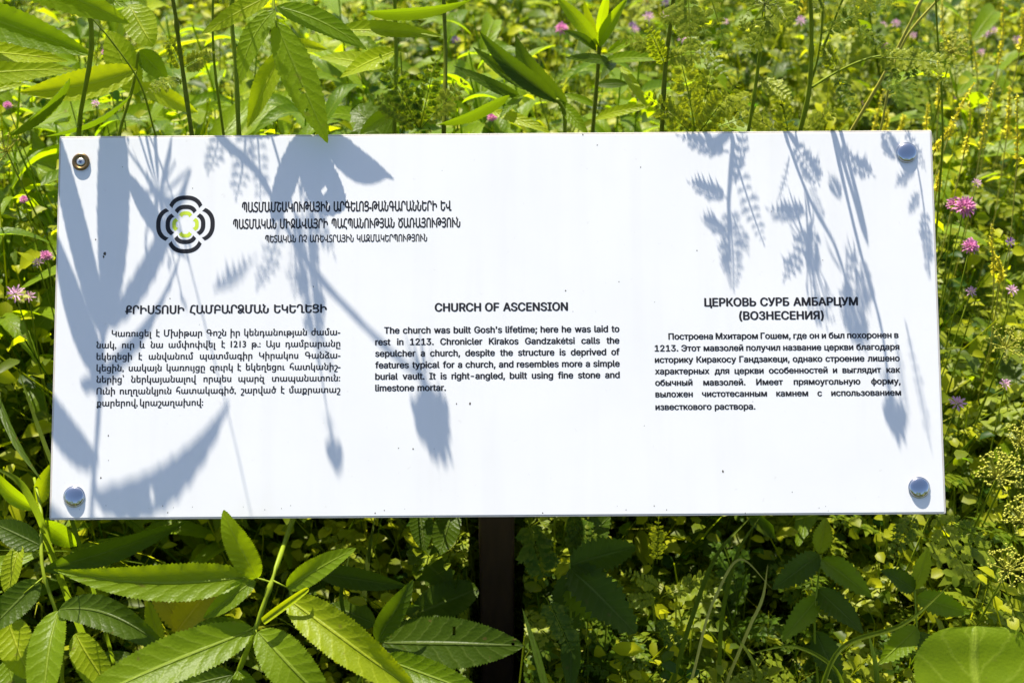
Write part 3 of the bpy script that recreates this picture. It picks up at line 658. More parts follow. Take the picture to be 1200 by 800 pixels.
umbellifer('forked umbellifer with hanging feathery leaves, above the sign\'s right half', [v(936, 160, 1.72), v(948, 108, 1.69), v(951, 50, 1.66), v(950, -5, 1.63), v(950, -100, 1.57), s(975, 154, .30), s(1008, 294, .52), s(1034, 390, .66), s(1042, 454, .76)], Vector((.34, 1.55, 0)), .0046,
  [(s(1042, 456, .76), EZ*.96-EY*.27, .0115, dict(rays=30, cup=1.2, dots=10, ds=.14)), (s(1002, 310, .52), EZ*.96-EY*.27, .011, dict(rays=16, cup=.8, dots=7))],
  [(s(978, 172, .32), s(1024, 206, .34), 15, F), (s(985, 235, .45), s(972, 205, .45), 8, F),
   (s(1010, 300, .5), s(1020, 360, .55), 9, F), (s(1002, 290, .5), s(985, 370, .55), 10, F), (s(1062, 380, .7), s(1092, 530, .78), 8, dict(F, sub=2, pairs=10)), (s(1050, 400, .7), s(1066, 500, .75), 7, dict(F, sub=2, pairs=8)),
   (v(979, 86, 1.68), v(1003, 138, 1.65), 11, dict(tint=.2)), (v(1040, 70, 1.66), v(1052, 124, 1.63), 12, dict(tint=.1, pairs=9)), (v(1063, 60, 1.66), v(1070, 115, 1.63), 11, dict(tint=.1, pairs=9)),
   (v(1020, 68, 1.66), v(1128, 78, 1.63), 17, dict(tint=.7, pairs=11)), (v(980, 82, 1.68), v(962, 50, 1.66), 12, dict(tint=.6)), (v(962, 40, 1.66), v(1030, 4, 1.64), 13, dict(tint=.3)), (v(1000, 30, 1.66), v(1052, 68, 1.64), 12, dict(tint=.35)), (v(1068, 66, 1.66), v(1112, 102, 1.64), 12, dict(tint=.5))],
  branches=[([v(948, 106, 1.69), v(960, 60, 1.67), v(966, -10, 1.64), v(972, -50, 1.62)], .0022), ([v(962, 62, 1.67), v(975, 30, 1.66), v(992, -12, 1.64)], .0026), ([v(949, 104, 1.69), v(978, 86, 1.68), v(1020, 68, 1.66), v(1065, 62, 1.66)], .0022)])
umbellifer('drooping feathery shoot over the sign\'s top right corner bolt', [v(1105, 168, 1.80), v(1100, 60, 1.74), v(1075, -60, 1.64), s(1060, 130, .30), s(1076, 200, .38), s(1090, 325, .5)], Vector((.52, 1.66, 0)), .0022,
  [], [(s(1035, 150, .26), s(1052, 188, .28), 13, F), (s(1074, 195, .36), s(1050, 218, .38), 10, dict(F, sub=2)), (s(1078, 225, .4), s(1066, 250, .42), 9, dict(F, sub=2)),
       (s(1083, 240, .42), s(1088, 325, .5), 9, dict(F, sub=3, pairs=9)), (s(1060, 150, .28), s(1085, 200, .3), 9, dict(F, sub=2))])

TS = .86
# further feathery and toothed foliage that shows singly
def feathery(label, loc, hub, fr):
    r = thing('feathery_plant', label, 'plant', Vector(loc)); add_stem(r, [Vector(loc), pt(hub)], .0026, .0016)
    for b, t, w, kw in fr:
        b, t = pt(b), pt(t); mb = MB(); mb.frond(b, t, px2m(w, (b+t)/2), (TC+UPW*.3+rv(.25)).normalized(), **kw); mb.build('frond', 'frond', r)
feathery('bright yellow-green feathery plant between the hairy stem and the smooth one, over the top edge', (.22, 1.66, 0), v(815, 168, 1.76),
  [(v(815, 160, 1.76), v(792, 52, 1.72), 22, dict(tint=.95)), (v(816, 160, 1.76), v(868, 92, 1.72), 20, dict(tint=.8)), (v(814, 160, 1.76), v(752, 108, 1.72), 16, dict(tint=.7)),
   (v(820, 158, 1.76), v(905, 128, 1.74), 14, dict(tint=.8)), (v(818, 150, 1.78), v(838, 62, 1.76), 18, dict(tint=.6))])
feathery('feathery plant standing left of the smooth light green stem, close to the board\'s top', (.30, 1.70, 0), v(930, 170, 1.82),
  [(v(925, 165, 1.8), v(908, 92, 1.78), 15, dict(tint=.8)), (v(925, 165, 1.8), v(866, 130, 1.78), 14, dict(tint=.9)), (v(928, 165, 1.8), v(985, 125, 1.78), 15, dict(tint=.7))])
feathery('dark feathery plant between the upright stems left of the board\'s top centre', (-.16, 1.68, 0), v(492, 168, 1.80),
  [(v(490, 150, 1.78), v(446, 66, 1.74), 18, dict(tint=.15)), (v(492, 150, 1.78), v(512, 62, 1.74), 18, dict(tint=.2)), (v(492, 150, 1.78), v(436, 112, 1.76), 16, dict(tint=.4)), (v(494, 150, 1.78), v(548, 92, 1.78), 15, dict(tint=.7)), (v(490, 155, 1.8), v(470, 112, 1.8), 16, dict(tint=.9))])
feathery('sunlit feathery leaves in the corner under the board, between bolt and lower edge, far right', (.52, 1.40, 0), v(1092, 600, 1.72),
  [(v(1085, 585, 1.70), v(1142, 692, 1.64), 20, dict(tint=.8, sub=3, pairs=8)), (v(1075, 600, 1.70), v(1040, 660, 1.66), 16, dict(tint=.3, sub=3)), (v(1090, 600, 1.70), v(1168, 640, 1.68), 15, dict(tint=.35, sub=3))])
feathery('pale feathery leaves in dappled light below the board, right of the jagged dark leaves', (.24, 1.36, 0), v(765, 700, 1.74),
  [(v(775, 690, 1.70), v(727, 668, 1.66), 12, dict(tint=.95)), (v(770, 700, 1.70), v(728, 705, 1.68), 11, dict(tint=.7)), (v(770, 660, 1.72), v(772, 606, 1.70), 12, dict(tint=.8)), (v(775, 700, 1.72), v(840, 668, 1.70), 12, dict(tint=.6)), (v(772, 720, 1.7), v(800, 770, 1.68), 12, dict(tint=.2))])
plant('nettle_leaved_plant', 'shaded toothed plant under the right half of the board, with drooping pointed leaves', 'plant',
  [([v(960, 830, 1.68), v(955, 720, 1.64), v(962, 650, 1.66)], .0024, .0014, None, Vector((.36, 1.30, 0)))],
  [(v(962, 655, 1.66), v(1022, 700, 1.62), 15, dict(mat='elder', serr=.1, nv=24)), (v(960, 650, 1.66), v(905, 690, 1.62), 15, dict(mat='dark', serr=.1, nv=24)),
   (v(958, 690, 1.65), v(1012, 742, 1.61), 15, dict(mat='dark', serr=.1, nv=24)), (v(958, 700, 1.65), v(916, 752, 1.61), 14, dict(mat='elder', serr=.1, nv=24)),
   (v(960, 648, 1.66), v(968, 606, 1.68), 11, dict(mat='light', serr=.1, nv=24)), (v(956, 740, 1.65), v(985, 806, 1.62), 16, dict(mat='dark', serr=.1, nv=24))])
plant('nettle_leaved_plant', 'toothed plant between the arching grass blade and the broad round leaf', 'plant',
  [([v(1085, 830, 1.62), v(1075, 740, 1.62), v(1072, 690, 1.63)], .0022, .0014, None, Vector((.50, 1.26, 0)))],
  [(v(1074, 700, 1.63), v(1138, 718, 1.60), 14, dict(mat='elder', serr=.1, nv=24)), (v(1072, 690, 1.63), v(1032, 668, 1.62), 12, dict(mat='dark', serr=.1, nv=24)),
   (v(1075, 735, 1.62), v(1030, 778, 1.60), 14, dict(mat='elder', serr=.1, nv=24)), (v(1076, 740, 1.62), v(1100, 790, 1.60), 13, dict(mat='dark', serr=.1, nv=24)), (v(1072, 690, 1.63), v(1088, 640, 1.64), 10, dict(mat='light', serr=.1, nv=24))])
# (6) bare straw stems at the top right
for pts, lab in (([v(994, 160, 1.8), v(1038, 84, 1.74), v(1084, -8, 1.68)], 'thick straw-yellow bare stem leaning right, above the sign\'s right half'),
                 ([v(1030, 160, 1.85), v(1062, 44, 1.78), v(1108, -10, 1.74)], 'thin pale bare stem leaning right, beside the thicker straw-yellow one')):
    loc = Vector((pt(pts[0]).x-.12, pt(pts[0]).y+.04, 0)); r = thing('dry_stem', lab, 'plant stem', loc); add_stem(r, [loc]+pts, .0036 if 'thick ' in lab[:6] else .0022, .0022, 'stem_yellow')

# (7) bottom left: compound leaves in front of the board's lower edge
plant('elder_plant', 'big-leaved plant under the sign, one leaf tip overlapping the board\'s bottom edge', 'plant',
  [([v(262, 830, 1.60), v(299, 737, 1.545), v(318, 682, 1.55), v(344, 606, 1.66), v(352, 585, 1.70)], .0034, .0042, None, Vector((-.34, 1.25, 0))),
   ([v(318, 682, 1.55), v(300, 677, 1.55), v(284, 676, 1.548)], .0016, .001), ([v(320, 680, 1.55), v(336, 688, 1.55)], .0016, .001),
   ([v(299, 735, 1.545), v(301, 742, 1.54)], .0014, .001), ([v(298, 735, 1.545), v(283, 742, 1.54)], .0014, .001), ([v(298, 735, 1.55), v(338, 702, 1.545)], .0012, .001)],
  [(v(301, 677, 1.55), v(262, 597, 1.54), 17, dict(mat='elder', tilt=.2, p=(.5, .75), fold=.15, nv=70, serr=.05)),
   (v(286, 676, 1.548), v(62, 667, 1.52), 22, dict(fold=.35, p=(.5, .95), nv=92, bow=.03, side_bow=.05)),
   (v(336, 688, 1.55), v(418, 642, 1.53), 14, dict(p=(.5, .8), fold=.35, nv=70)),
   (v(299, 679, 1.55), v(238, 724, 1.53), 12, dict(mat='elder', p=(.6, .7), fold=.4, nv=64)),
   (v(338, 702, 1.545), v(492, 812, 1.50), 25, dict(mat='light', p=(.5, .75), fold=.5, nv=92)),
   (v(302, 740, 1.54), v(395, 834, 1.50), 27, dict(p=(.5, .7), fold=.25, nv=84)),
   (v(297, 737, 1.545), v(75, 836, 1.48), 29, dict(p=(.5, .8), fold=.25, nv=92, bow=.05)),
   (v(292, 733, 1.56), v(222, 742, 1.58), 14, dict(mat='dark', p=(.5, .7))),
   (v(278, 785, 1.56), v(306, 850, 1.54), 14, dict(mat='elder')),
   (v(274, 790, 1.56), v(190, 812, 1.55), 15, dict(mat='dark')),
   (v(308, 729, 1.53), v(362, 689, 1.53), 5, dict(mat='light', p=(.1, .2), fold=.8, serr=0))])
plant('elder_plant', 'plant with yellow-green stem and drooping leaves at the lower left corner of the view', 'plant',
  [([v(74, 830, 1.66), v(66, 718, 1.58), v(51, 672, 1.58), v(48, 600, 1.62), v(40, 560, 1.66)], .0034, .0024, None, Vector((-.50, 1.30, 0))),
   ([v(52, 675, 1.58), v(28, 695, 1.57)], .0014, .001)],
  [(v(69, 714, 1.57), v(198, 762, 1.53), 19, dict(mat='dark', p=(.45, .7), fold=.35, nv=84, side_bow=.1)),
   (v(68, 715, 1.575), v(48, 850, 1.50), 22, dict(p=(.5, .8), fold=.45, nv=84)),
   (v(45, 680, 1.58), v(-18, 745, 1.55), 18, dict(mat='dark', p=(.5, .8), nv=70)),
   (v(8, 725, 1.59), v(36, 796, 1.57), 21, dict(mat='light', p=(.5, .6), nv=70)),
   (v(88, 742, 1.60), v(132, 812, 1.58), 19, dict(mat='light', p=(.5, .6), nv=70)),
   (v(24, 638, 1.60), v(8, 696, 1.58), 12, dict(mat='light', p=(.5, .6))),
   (v(8, 772, 1.6), v(28, 840, 1.58), 18, dict(mat='elder', p=(.5, .6))),
   (v(50, 668, 1.60), v(218, 611, 1.66), 14, dict(mat='dark', fold=.3, nv=84, nm=(TC-UPW*.3).normalized())),
   (v(50, 640, 1.60), v(-10, 612, 1.62), 16, dict(mat='dark')),
   (v(48, 610, 1.62), v(90, 640, 1.66), 12, dict(mat='elder')),
   (v(46, 596, 1.60), v(-12, 545, 1.56), 9, dict(mat='elder', fold=.5, side_bow=.1, serr=0)),
   (v(45, 590, 1.66), v(62, 540, 1.64), 10, dict(mat='light'))])
plant('bramble_plant', 'plant with one toothed yellow leaf between the big green leaves, lower left', 'plant',
  [([v(228, 760, 1.66), v(225, 735, 1.64)], .002, .0012, None, Vector((-.38, 1.34, 0)))],
  [(v(208, 740, 1.64), v(250, 684, 1.62), 19, dict(mat='yellowing', p=(.5, .55), nv=26, serr=.1)),
   (v(225, 745, 1.65), v(178, 690, 1.66), 13, dict(mat='yellowing', p=(.5, .6), nv=26, serr=.1)),
   (v(190, 760, 1.68), v(172, 700, 1.68), 10, dict(mat='light', serr=.08))])
plant('elder_plant', 'shaded plant with a broad holed leaf reaching across the foot of the post', 'plant',
  [([v(420, 800, 1.64), v(444, 752, 1.60), v(452, 740, 1.60)], .003, .0016, None, Vector((-.16, 1.32, 0)))],
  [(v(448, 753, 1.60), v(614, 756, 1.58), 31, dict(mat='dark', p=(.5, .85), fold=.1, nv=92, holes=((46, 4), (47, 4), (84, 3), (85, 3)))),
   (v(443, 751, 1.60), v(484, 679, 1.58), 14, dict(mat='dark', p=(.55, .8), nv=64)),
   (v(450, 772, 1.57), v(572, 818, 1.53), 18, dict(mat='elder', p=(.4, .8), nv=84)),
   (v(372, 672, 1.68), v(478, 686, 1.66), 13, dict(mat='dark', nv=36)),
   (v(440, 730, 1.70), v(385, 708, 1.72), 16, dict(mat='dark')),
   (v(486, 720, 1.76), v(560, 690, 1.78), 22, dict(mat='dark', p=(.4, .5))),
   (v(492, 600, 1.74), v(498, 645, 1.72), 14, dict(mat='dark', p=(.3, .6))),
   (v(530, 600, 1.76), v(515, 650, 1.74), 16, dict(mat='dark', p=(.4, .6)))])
plant('nettle_leaved_plant', 'shaded plant with jagged leaves just right of the post, tips catching the sun', 'plant',
  [([v(652, 815, 1.72), v(668, 740, 1.68), v(668, 660, 1.66)], .0026, .0016, None, Vector((.08, 1.36, 0)))],
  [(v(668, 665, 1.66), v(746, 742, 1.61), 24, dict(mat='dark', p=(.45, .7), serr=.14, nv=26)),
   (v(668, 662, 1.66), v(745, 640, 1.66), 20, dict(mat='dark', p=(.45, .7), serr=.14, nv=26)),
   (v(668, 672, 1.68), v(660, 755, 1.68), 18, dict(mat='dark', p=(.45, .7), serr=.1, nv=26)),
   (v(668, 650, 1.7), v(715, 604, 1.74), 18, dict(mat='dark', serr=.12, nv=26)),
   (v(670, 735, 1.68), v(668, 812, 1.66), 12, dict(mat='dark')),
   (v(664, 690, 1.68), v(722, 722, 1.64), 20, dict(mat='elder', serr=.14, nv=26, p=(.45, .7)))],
  fronds=[(v(640, 700, 1.66), v(672, 768, 1.62), 20, dict(tint=.1, pairs=9)), (v(618, 610, 1.70), v(640, 680, 1.66), 26, dict(tint=.1, pairs=9)), (v(668, 600, 1.72), v(690, 650, 1.7), 20, dict(tint=.1))])
# broad round leaf at the lower right
r = thing('broad_leaved_plant', 'plant with one very broad rounded leaf at the lower right corner of the view', 'plant', Vector((.60, 1.18, 0)))
add_stem(r, [Vector((.60, 1.18, 0)), Vector((.57, 1.14, .3)), pt(v(1150, 845, 1.50))], .004, .003)
add_leaf(r, v(1150, 850, 1.50), v(1142, 733, 1.52), 74, 'round', .6, p=(.34, .27), fold=.2, side_bow=.05, nv=70, nu=9, serr=.016, pucker=0, bow=.10, wave=.05)
add_leaf(r, v(1190, 860, 1.54), v(1260, 780, 1.54), 50, 'round', .5, p=(.3, .4), nv=30)

# ------------------------------------------------------------------ grass blades one can pick out
gr_g = 'long grass blades around the foot of the sign'
BL = [('long bright grass blade arching up below the sign\'s right end', [(955, 830, 1.56), (985, 760, 1.55), (1060, 730, 1.56), (1118, 680, 1.58)], 4.5, 'light'),
      ('grass blade arching over to the left, below the right half of the board', [(995, 830, 1.60), (975, 780, 1.58), (930, 757, 1.58), (880, 765, 1.6)], 3.5, 'elder'),
      ('blue-green upright grass blade near the bottom edge, right of the arching one', [(1028, 830, 1.58), (1026, 780, 1.58), (1016, 735, 1.60)], 5, 'dark'),
      ('dark blue-green broad blade right of the post', [(645, 830, 1.55), (630, 770, 1.57), (612, 712, 1.60)], 7, 'dark'),
      ('slender brownish blade leaning left, below the centre right of the board', [(900, 830, 1.6), (880, 770, 1.6), (835, 715, 1.62)], 3, 'elder'),
      ('tall sunlit grass blade crossing the gap under the board, right of the post', [(788, 800, 1.66), (812, 720, 1.66), (840, 650, 1.68), (880, 605, 1.72)], 4.5, 'light'),
      ('second tall sunlit blade beside the shaded jagged leaves', [(842, 800, 1.68), (848, 710, 1.66), (868, 640, 1.68), (890, 606, 1.7)], 4, 'light'),
      ('upright grass blades left of the post, the taller one', [(422, 760, 1.72), (428, 680, 1.72), (440, 600, 1.74)], 6, 'elder'),
      ('thin upright grass blade left of the post, the shorter bent one', [(410, 745, 1.70), (400, 700, 1.70), (412, 640, 1.72)], 4, 'dark'),
      ('broad folded grass blade at the left edge, below the board\'s middle', [(-10, 450, 1.74), (20, 520, 1.66), (48, 562, 1.6)], 7, 'dark'),
      ('broad bright blade left of the board\'s lower left corner', [(-12, 545, 1.56), (20, 562, 1.56), (44, 600, 1.58), (58, 640, 1.62)], 7, 'elder'),
      ('narrow blade slanting to the board\'s left edge', [(20, 430, 1.72), (45, 500, 1.68), (62, 545, 1.63)], 4, 'light'),
      ('dry brown grass blade bending over below the board\'s right half', [(812, 790, 1.62), (838, 700, 1.64), (868, 655, 1.66), (905, 690, 1.66)], 2.5, 'straw'),
      ('short dry reddish-brown blade beside the bent dry one', [(880, 730, 1.64), (892, 705, 1.64), (900, 660, 1.66)], 3, 'straw'),
      ('green stalk-like blade standing right of the post', [(664, 800, 1.72), (672, 700, 1.68), (682, 640, 1.68)], 3.5, 'light')]
for lab, pts, w, mt in BL:
    P = [B(*p) for p in pts]; low = min(P, key=lambda q: q.z); 
    if P.index(low) > len(P)//2: P = P[::-1]
    loc = Vector((P[0].x+random.uniform(-.04, .04), P[0].y+.05, 0)); r = thing('grass_blade', lab, 'grass', loc)
    out = curve([loc]+P, 8); mb = MB(); nn = len(out)
    for i, p_ in enumerate(out):
        d = (out[min(i+1, nn-1)]-out[max(i-1, 0)]).normalized(); sd_ = d.cross(TC+UPW*.3).normalized(); N = sd_.cross(d)
        ww = px2m(w, p_)*(min(1, 3.0*(1-i/(nn-1)))**.8)*.6+.0001
        for a in (-1, 0, 1): mb.v.append(p_+sd_*ww*a+N*ww*.45*abs(a)); mb.uv.append((.5+a*.5, i/nn)); mb.t.append(.5)
        if i: b = i*3; mb.f += [(b-3, b-2, b+1, b), (b-2, b-1, b+2, b+1)]
    mb.build('blade', M['stem_yellow'] if mt == 'straw' else M['blade'] if mt in ('elder', 'light') else M['dark'], r)

# ------------------------------------------------------------------ flowers
def clover(label, px, py, z, rad, kind='pink', lean=None, group=None):
    c = B(px, py, z); loc = Vector((c.x+random.uniform(-.05, .05), c.y+random.uniform(.02, .08), 0))
    r = thing('clover_plant', label, 'wildflower', loc, group)
    add_stem(r, [loc, (loc+c)/2+rv(.02), c], .0013, .0011, 'stem', n=5)
    R0 = px2m(rad*.72, c); mb = MB(); ax = (UPW+TC*.4).normalized()
    nfl = 70 if kind == 'pink' else 22
    for i in range(nfl):
        zz = 1-1.55*(i+.5)/nfl; a = i*2.39996; rr = math.sqrt(max(0, 1-zz*zz)); x = ax.orthogonal().normalized(); y = ax.cross(x)
        d = (x*rr*math.cos(a)+y*rr*math.sin(a)+ax*zz).normalized(); d2 = (d+ax*.35).normalized()
        mb.small(c+d*R0*.15, d2, d.cross(ax).cross(d)+rv(.3), R0*random.uniform(.75, 1.12), R0*.11, .5, .5, .8)
    mb.build('flower_head', {'pink': 'pink', 'lilac': 'lilac', 'violet': 'violet'}[kind], r)
    lb = MB()
    for k in range(3):
        d = (rv(1)*Vector((1, 1, .2))+UPW*.15).normalized(); lb.small(c-ax*R0*.6, d, UPW+rv(.2), R0*1.5, R0*.45, random.random())
    lb.build('leaf', 'cover', r)
CL = [('bright pink clover head just right of the sign, the upper of two', 1130, 243, 1.78, 17, 'pink'),
      ('bright pink clover head just right of the sign, the lower rounder one', 1137, 289, 1.72, 13, 'pink'),
      ('second pink head touching the upper clover beside the sign', 1118, 240, 1.84, 12, 'pink'),
      ('pale lilac flower cluster right of the sign, level with the Russian text\'s last lines', 1122, 473, 1.66, 14, 'lilac'),
      ('small lilac flower right of the sign, level with its Russian title', 1138, 342, 1.8, 9, 'lilac'),
      ('tiny lilac flower near the right edge, above the yellow umbels', 1178, 450, 1.75, 9, 'lilac'),
      ('dark violet flower near the right edge, level with the pink clovers', 1184, 284, 1.85, 8, 'violet'),
      ('faded pink flower right of the sign\'s top corner bolt', 1145, 215, 1.95, 8, 'lilac'),
      ('pale lilac flower near the right edge, lower than the violet one', 1186, 340, 1.85, 9, 'lilac'),
      ('pink flower cluster left of the sign, the largest there', 18, 345, 1.72, 15, 'lilac'),
      ('pink flower cluster left of the sign, beside the largest one', 34, 348, 1.74, 10, 'lilac'),
      ('small pink flower close to the sign\'s left edge, upper', 54, 300, 1.78, 9, 'pink'),
      ('pale pink flower close to the sign\'s left edge, just below the upper one', 44, 308, 1.8, 8, 'lilac'),
      ('small pink flower left of the sign\'s open corner screw', 28, 234, 1.85, 7, 'pink'),
      ('pink flower under the large leaves at the top left', 80, 110, 1.95, 10, 'pink'),
      ('small pink flower in the gap right of the big top left leaves', 124, 62, 1.95, 7, 'pink'),
      ('pale flower in the gap just above the sign, left part', 112, 122, 2.0, 7, 'lilac'),
      ('dull pink flower at the left edge of the view near the top', 9, 124, 1.9, 7, 'pink'),
      ('pink flower right of the dark sweeping leaves, top centre', 658, 34, 2.3, 10, 'pink'),
      ('small pink flower just above the sign\'s top centre', 577, 138, 2.1, 8, 'pink'),
      ('purple flower between the upright stems, left of top centre', 534, 48, 2.3, 8, 'violet')]
for c_ in CL: clover(*c_)
mg = [(757, 3), (780, 4), (760, 20), (741, 30), (780, 18), (800, 48), (744, 35), (1035, 30), (1050, 28), (1070, 42), (1036, 54), (1155, 40), (1165, 36), (1150, 62), (1128, 105), (1192, 48), (915, 22), (938, 25), (808, 50), (850, 26), (1012, 120), (1118, 118)]
for i, (x, y) in enumerate(mg):
    dark = i < 5
    clover('blurred purple flower in the meadow above the narrow-leaved rosette' if dark else 'blurred pale lilac flower in the far meadow above the sign\'s right half', x, y, random.uniform(2.5, 2.9), random.uniform(6, 9), 'violet' if dark and i % 2 else 'lilac', group='purple meadow flowers' if dark else 'pale lilac meadow flowers')

def spike(label, pts, group, wpx=5, n=70):
    P = [B(*p) for p in pts]; loc = Vector((P[0].x+random.uniform(-.05, .05), P[0].y+.04, 0)); r = thing('yellow_spike', label, 'wildflower', loc, group)
    add_stem(r, [loc]+P, .0014, .0008, 'stem_yellow', n=5); mb = MB()
    for i in range(n):
        q = i/n*(len(P)-1); k = min(int(q), len(P)-2); p_ = P[k].lerp(P[k+1], q-k); R0 = px2m(wpx, p_)*(1-.5*i/n)
        d = (rv(1)+UPW*.2).normalized(); mb.small(p_, d, rv(1), R0*random.uniform(.7, 1.4), R0*.42, .5, .5)
    mb.build('flower_spike', 'yellow', r)
ga = 'yellow flower spikes right of the board\'s top corner'; gb_ = 'yellow flower spikes behind the top of the board'
for x0, y0, x1, y1, z in [(1095, 178, 1118, 145, 1.85), (1112, 160, 1142, 98, 1.95), (1130, 180, 1136, 118, 1.95), (1170, 75, 1175, 0, 2.2), (1192, 190, 1192, 110, 1.9), (1150, 175, 1165, 95, 2.0), (1180, 160, 1183, 100, 2.1), (1145, 85, 1132, 0, 2.3), (1100, 130, 1100, 70, 2.2), (1165, 320, 1162, 262, 1.9), (1172, 330, 1168, 300, 1.85), (1098, 222, 1102, 200, 1.9), (1195, 60, 1198, 10, 2.2), (1112, 60, 1104, 0, 2.4)]:
    spike('yellow flower spike among the meadow plants right of the board\'s top corner', [(x0, y0, z), ((x0+x1)/2+random.uniform(-4, 4), (y0+y1)/2, z-.02), (x1, y1, z-.03)], ga, random.uniform(4, 6.5))
for x0, y0, x1, y1, z in [(1022, 160, 1036, 105, 2.2), (1038, 158, 1040, 128, 2.3), (1052, 160, 1060, 135, 2.4), (1085, 155, 1088, 120, 2.2), (940, 12, 945, -8, 2.7), (978, 20, 982, 8, 2.7), (996, 40, 1000, 30, 2.6), (1010, 25, 1014, 0, 2.8)]:
    spike('yellow flower spike seen over the top edge of the board, at its right end', [(x0, y0, z), ((x0+x1)/2, (y0+y1)/2, z-.02), (x1, y1, z-.03)], gb_, random.uniform(5, 7), 50)

for lab, x, y, z, rr, kw in [('yellow-green umbel at the lower right, sharply seen over dark shade', 1180, 668, 1.52, .034, dict(rays=20, cup=1.1, dots=6)),
      ('yellow umbel right of the board, above its lower right bolt', 1168, 560, 1.62, .040, dict(rays=24, cup=1.1, dots=7)),
      ('yellow umbel cut by the right edge of the view, the middle one', 1196, 520, 1.66, .034, dict(rays=22, cup=1.1, dots=7)),
      ('yellow umbel cut by the right edge of the view, level with the board\'s lower edge', 1196, 612, 1.58, .038, dict(rays=24, cup=1.1, dots=7)),
      ('small open yellow umbel high on the right, below the violet flower', 1178, 408, 1.72, .034, dict(rays=16, cup=1.2, dots=5)),
      ('pale yellow umbel far up in the meadow at the top right', 1115, 62, 2.0, .035, dict(rays=18, cup=1.1, dots=6)),
      ('small yellow-green umbel at the left edge, beside the board\'s top left corner', 8, 178, 1.75, .03, dict(rays=14, cup=1.2, dots=5))]:
    c = B(x, y, z); loc = Vector((c.x+.03, c.y+.12, 0)); r = thing('yellow_umbellifer', lab, 'wildflower', loc)
    add_stem(r, [loc, Vector((c.x+.02, c.y+.09, c.z*.6)), c], .0024, .0014, 'stem'); umbel_head(r, c, (UPW+TC*.9+rv(.2)), rr*.74, mat='umbel', **kw)

# ------------------------------------------------------------------ the meadow itself (nobody could count it)
def proto_leafy(h, nl, ll, lw, opp=False, spread=.9):
    mb = MB(); pts = [Vector((0, 0, 0)), Vector((random.uniform(-.06, .06), random.uniform(-.06, .06), h*.5)), Vector((random.uniform(-.12, .12), random.uniform(-.12, .12), h))]
    mb.tube(pts, .0016, .0008, 3, True, False)
    for i in range(nl):
        q = .18+.82*(i/nl)**.8; p = pts[0].lerp(pts[1], q*2) if q < .5 else pts[1].lerp(pts[2], q*2-1); a = i*2.4+random.uniform(-.5, .5)
        d = Vector((math.cos(a), math.sin(a), random.uniform(-.15, .7)*spread)).normalized(); l = ll*random.uniform(.6, 1.25)*(1.15-.45*q); st = l*.5
        base = p+d*st; mb.small(base, (d+rv(.2)).normalized(), (UPW+rv(.5)).normalized(), l, lw*l, random.random(), random.uniform(.1, .5))
    return mb
def proto_pinnate(h, nleaf, npair, ll):
    mb = MB(); top = Vector((random.uniform(-.1, .1), random.uniform(-.1, .1), h)); mb.tube([Vector((0, 0, 0)), top*.5+rv(.02), top], .0016, .0008, 3, True, False)
    for i in range(nleaf):
        p = top*(.25+.75*i/nleaf); a = i*2.4; d = Vector((math.cos(a), math.sin(a), random.uniform(.1, .7))).normalized(); L = ll*npair*.75; tt = random.random()
        sd_ = UPW.cross(d).normalized()
        for k in range(npair):
            pp = p+d*(L*(k+1)/npair)+UPW*(-.15*L*((k+1)/npair)**2)
            for g_ in (-1, 1): mb.small(pp, (sd_*g_+d*.5+rv(.1)).normalized(), (UPW+rv(.25)).normalized(), ll*(1.1-.5*k/npair), ll*.24, min(1, max(0, tt+random.uniform(-.2, .2))))
    return mb
def proto_feather(h, nf):
    mb = MB(); top = Vector((random.uniform(-.05, .05), random.uniform(-.05, .05), h)); mb.tube([Vector((0, 0, 0)), top], .0018, .001, 3, False, False)
    for i in range(nf):
        p = top*(.45+.55*i/nf); a = i*2.4; d = Vector((math.cos(a), math.sin(a), random.uniform(.0, .8))).normalized(); l = random.uniform(.06, .12)
        mb.frond(p, p+d*l, l*.42, UPW+rv(.3), 5, random.random(), .08, 2)
    return mb
def proto_grass(h, nb):
    mb = MB()
    for i in range(nb):
        a = random.uniform(0, 6.28); ln = h*random.uniform(.6, 1.15); w = random.uniform(.0015, .0035); d = Vector((math.cos(a), math.sin(a), 0)); b = len(mb.v); sd_ = Vector((-d.y, d.x, 0)); t = random.random(); o_ = rv(.03)*Vector((1, 1, 0)); bend = random.uniform(.1, .55)
        for k in range(6):
            q = k/5; p = o_+d*(bend*ln*q*q)+UPW*(ln*(q-.35*bend*q*q)); ww = w*(1-q**2)+.0001
            mb.v += [p+sd_*ww, p-sd_*ww]; mb.uv += [(0, q), (1, q)]; mb.t += [t, t]
            if k: c = b+2*k; mb.f += [(c-2, c-1, c+1), (c-2, c+1, c)]
    return mb
def tri(mb):
    fs = []
    for f in mb.f:
        for k in range(1, len(f)-1): fs.append((f[0], f[k], f[k+1]))
    return np.array([tuple(x) for x in mb.v], dtype=np.float32), np.array(fs, dtype=np.int32), np.array(mb.t, dtype=np.float32), np.array(mb.uv, dtype=np.float32)
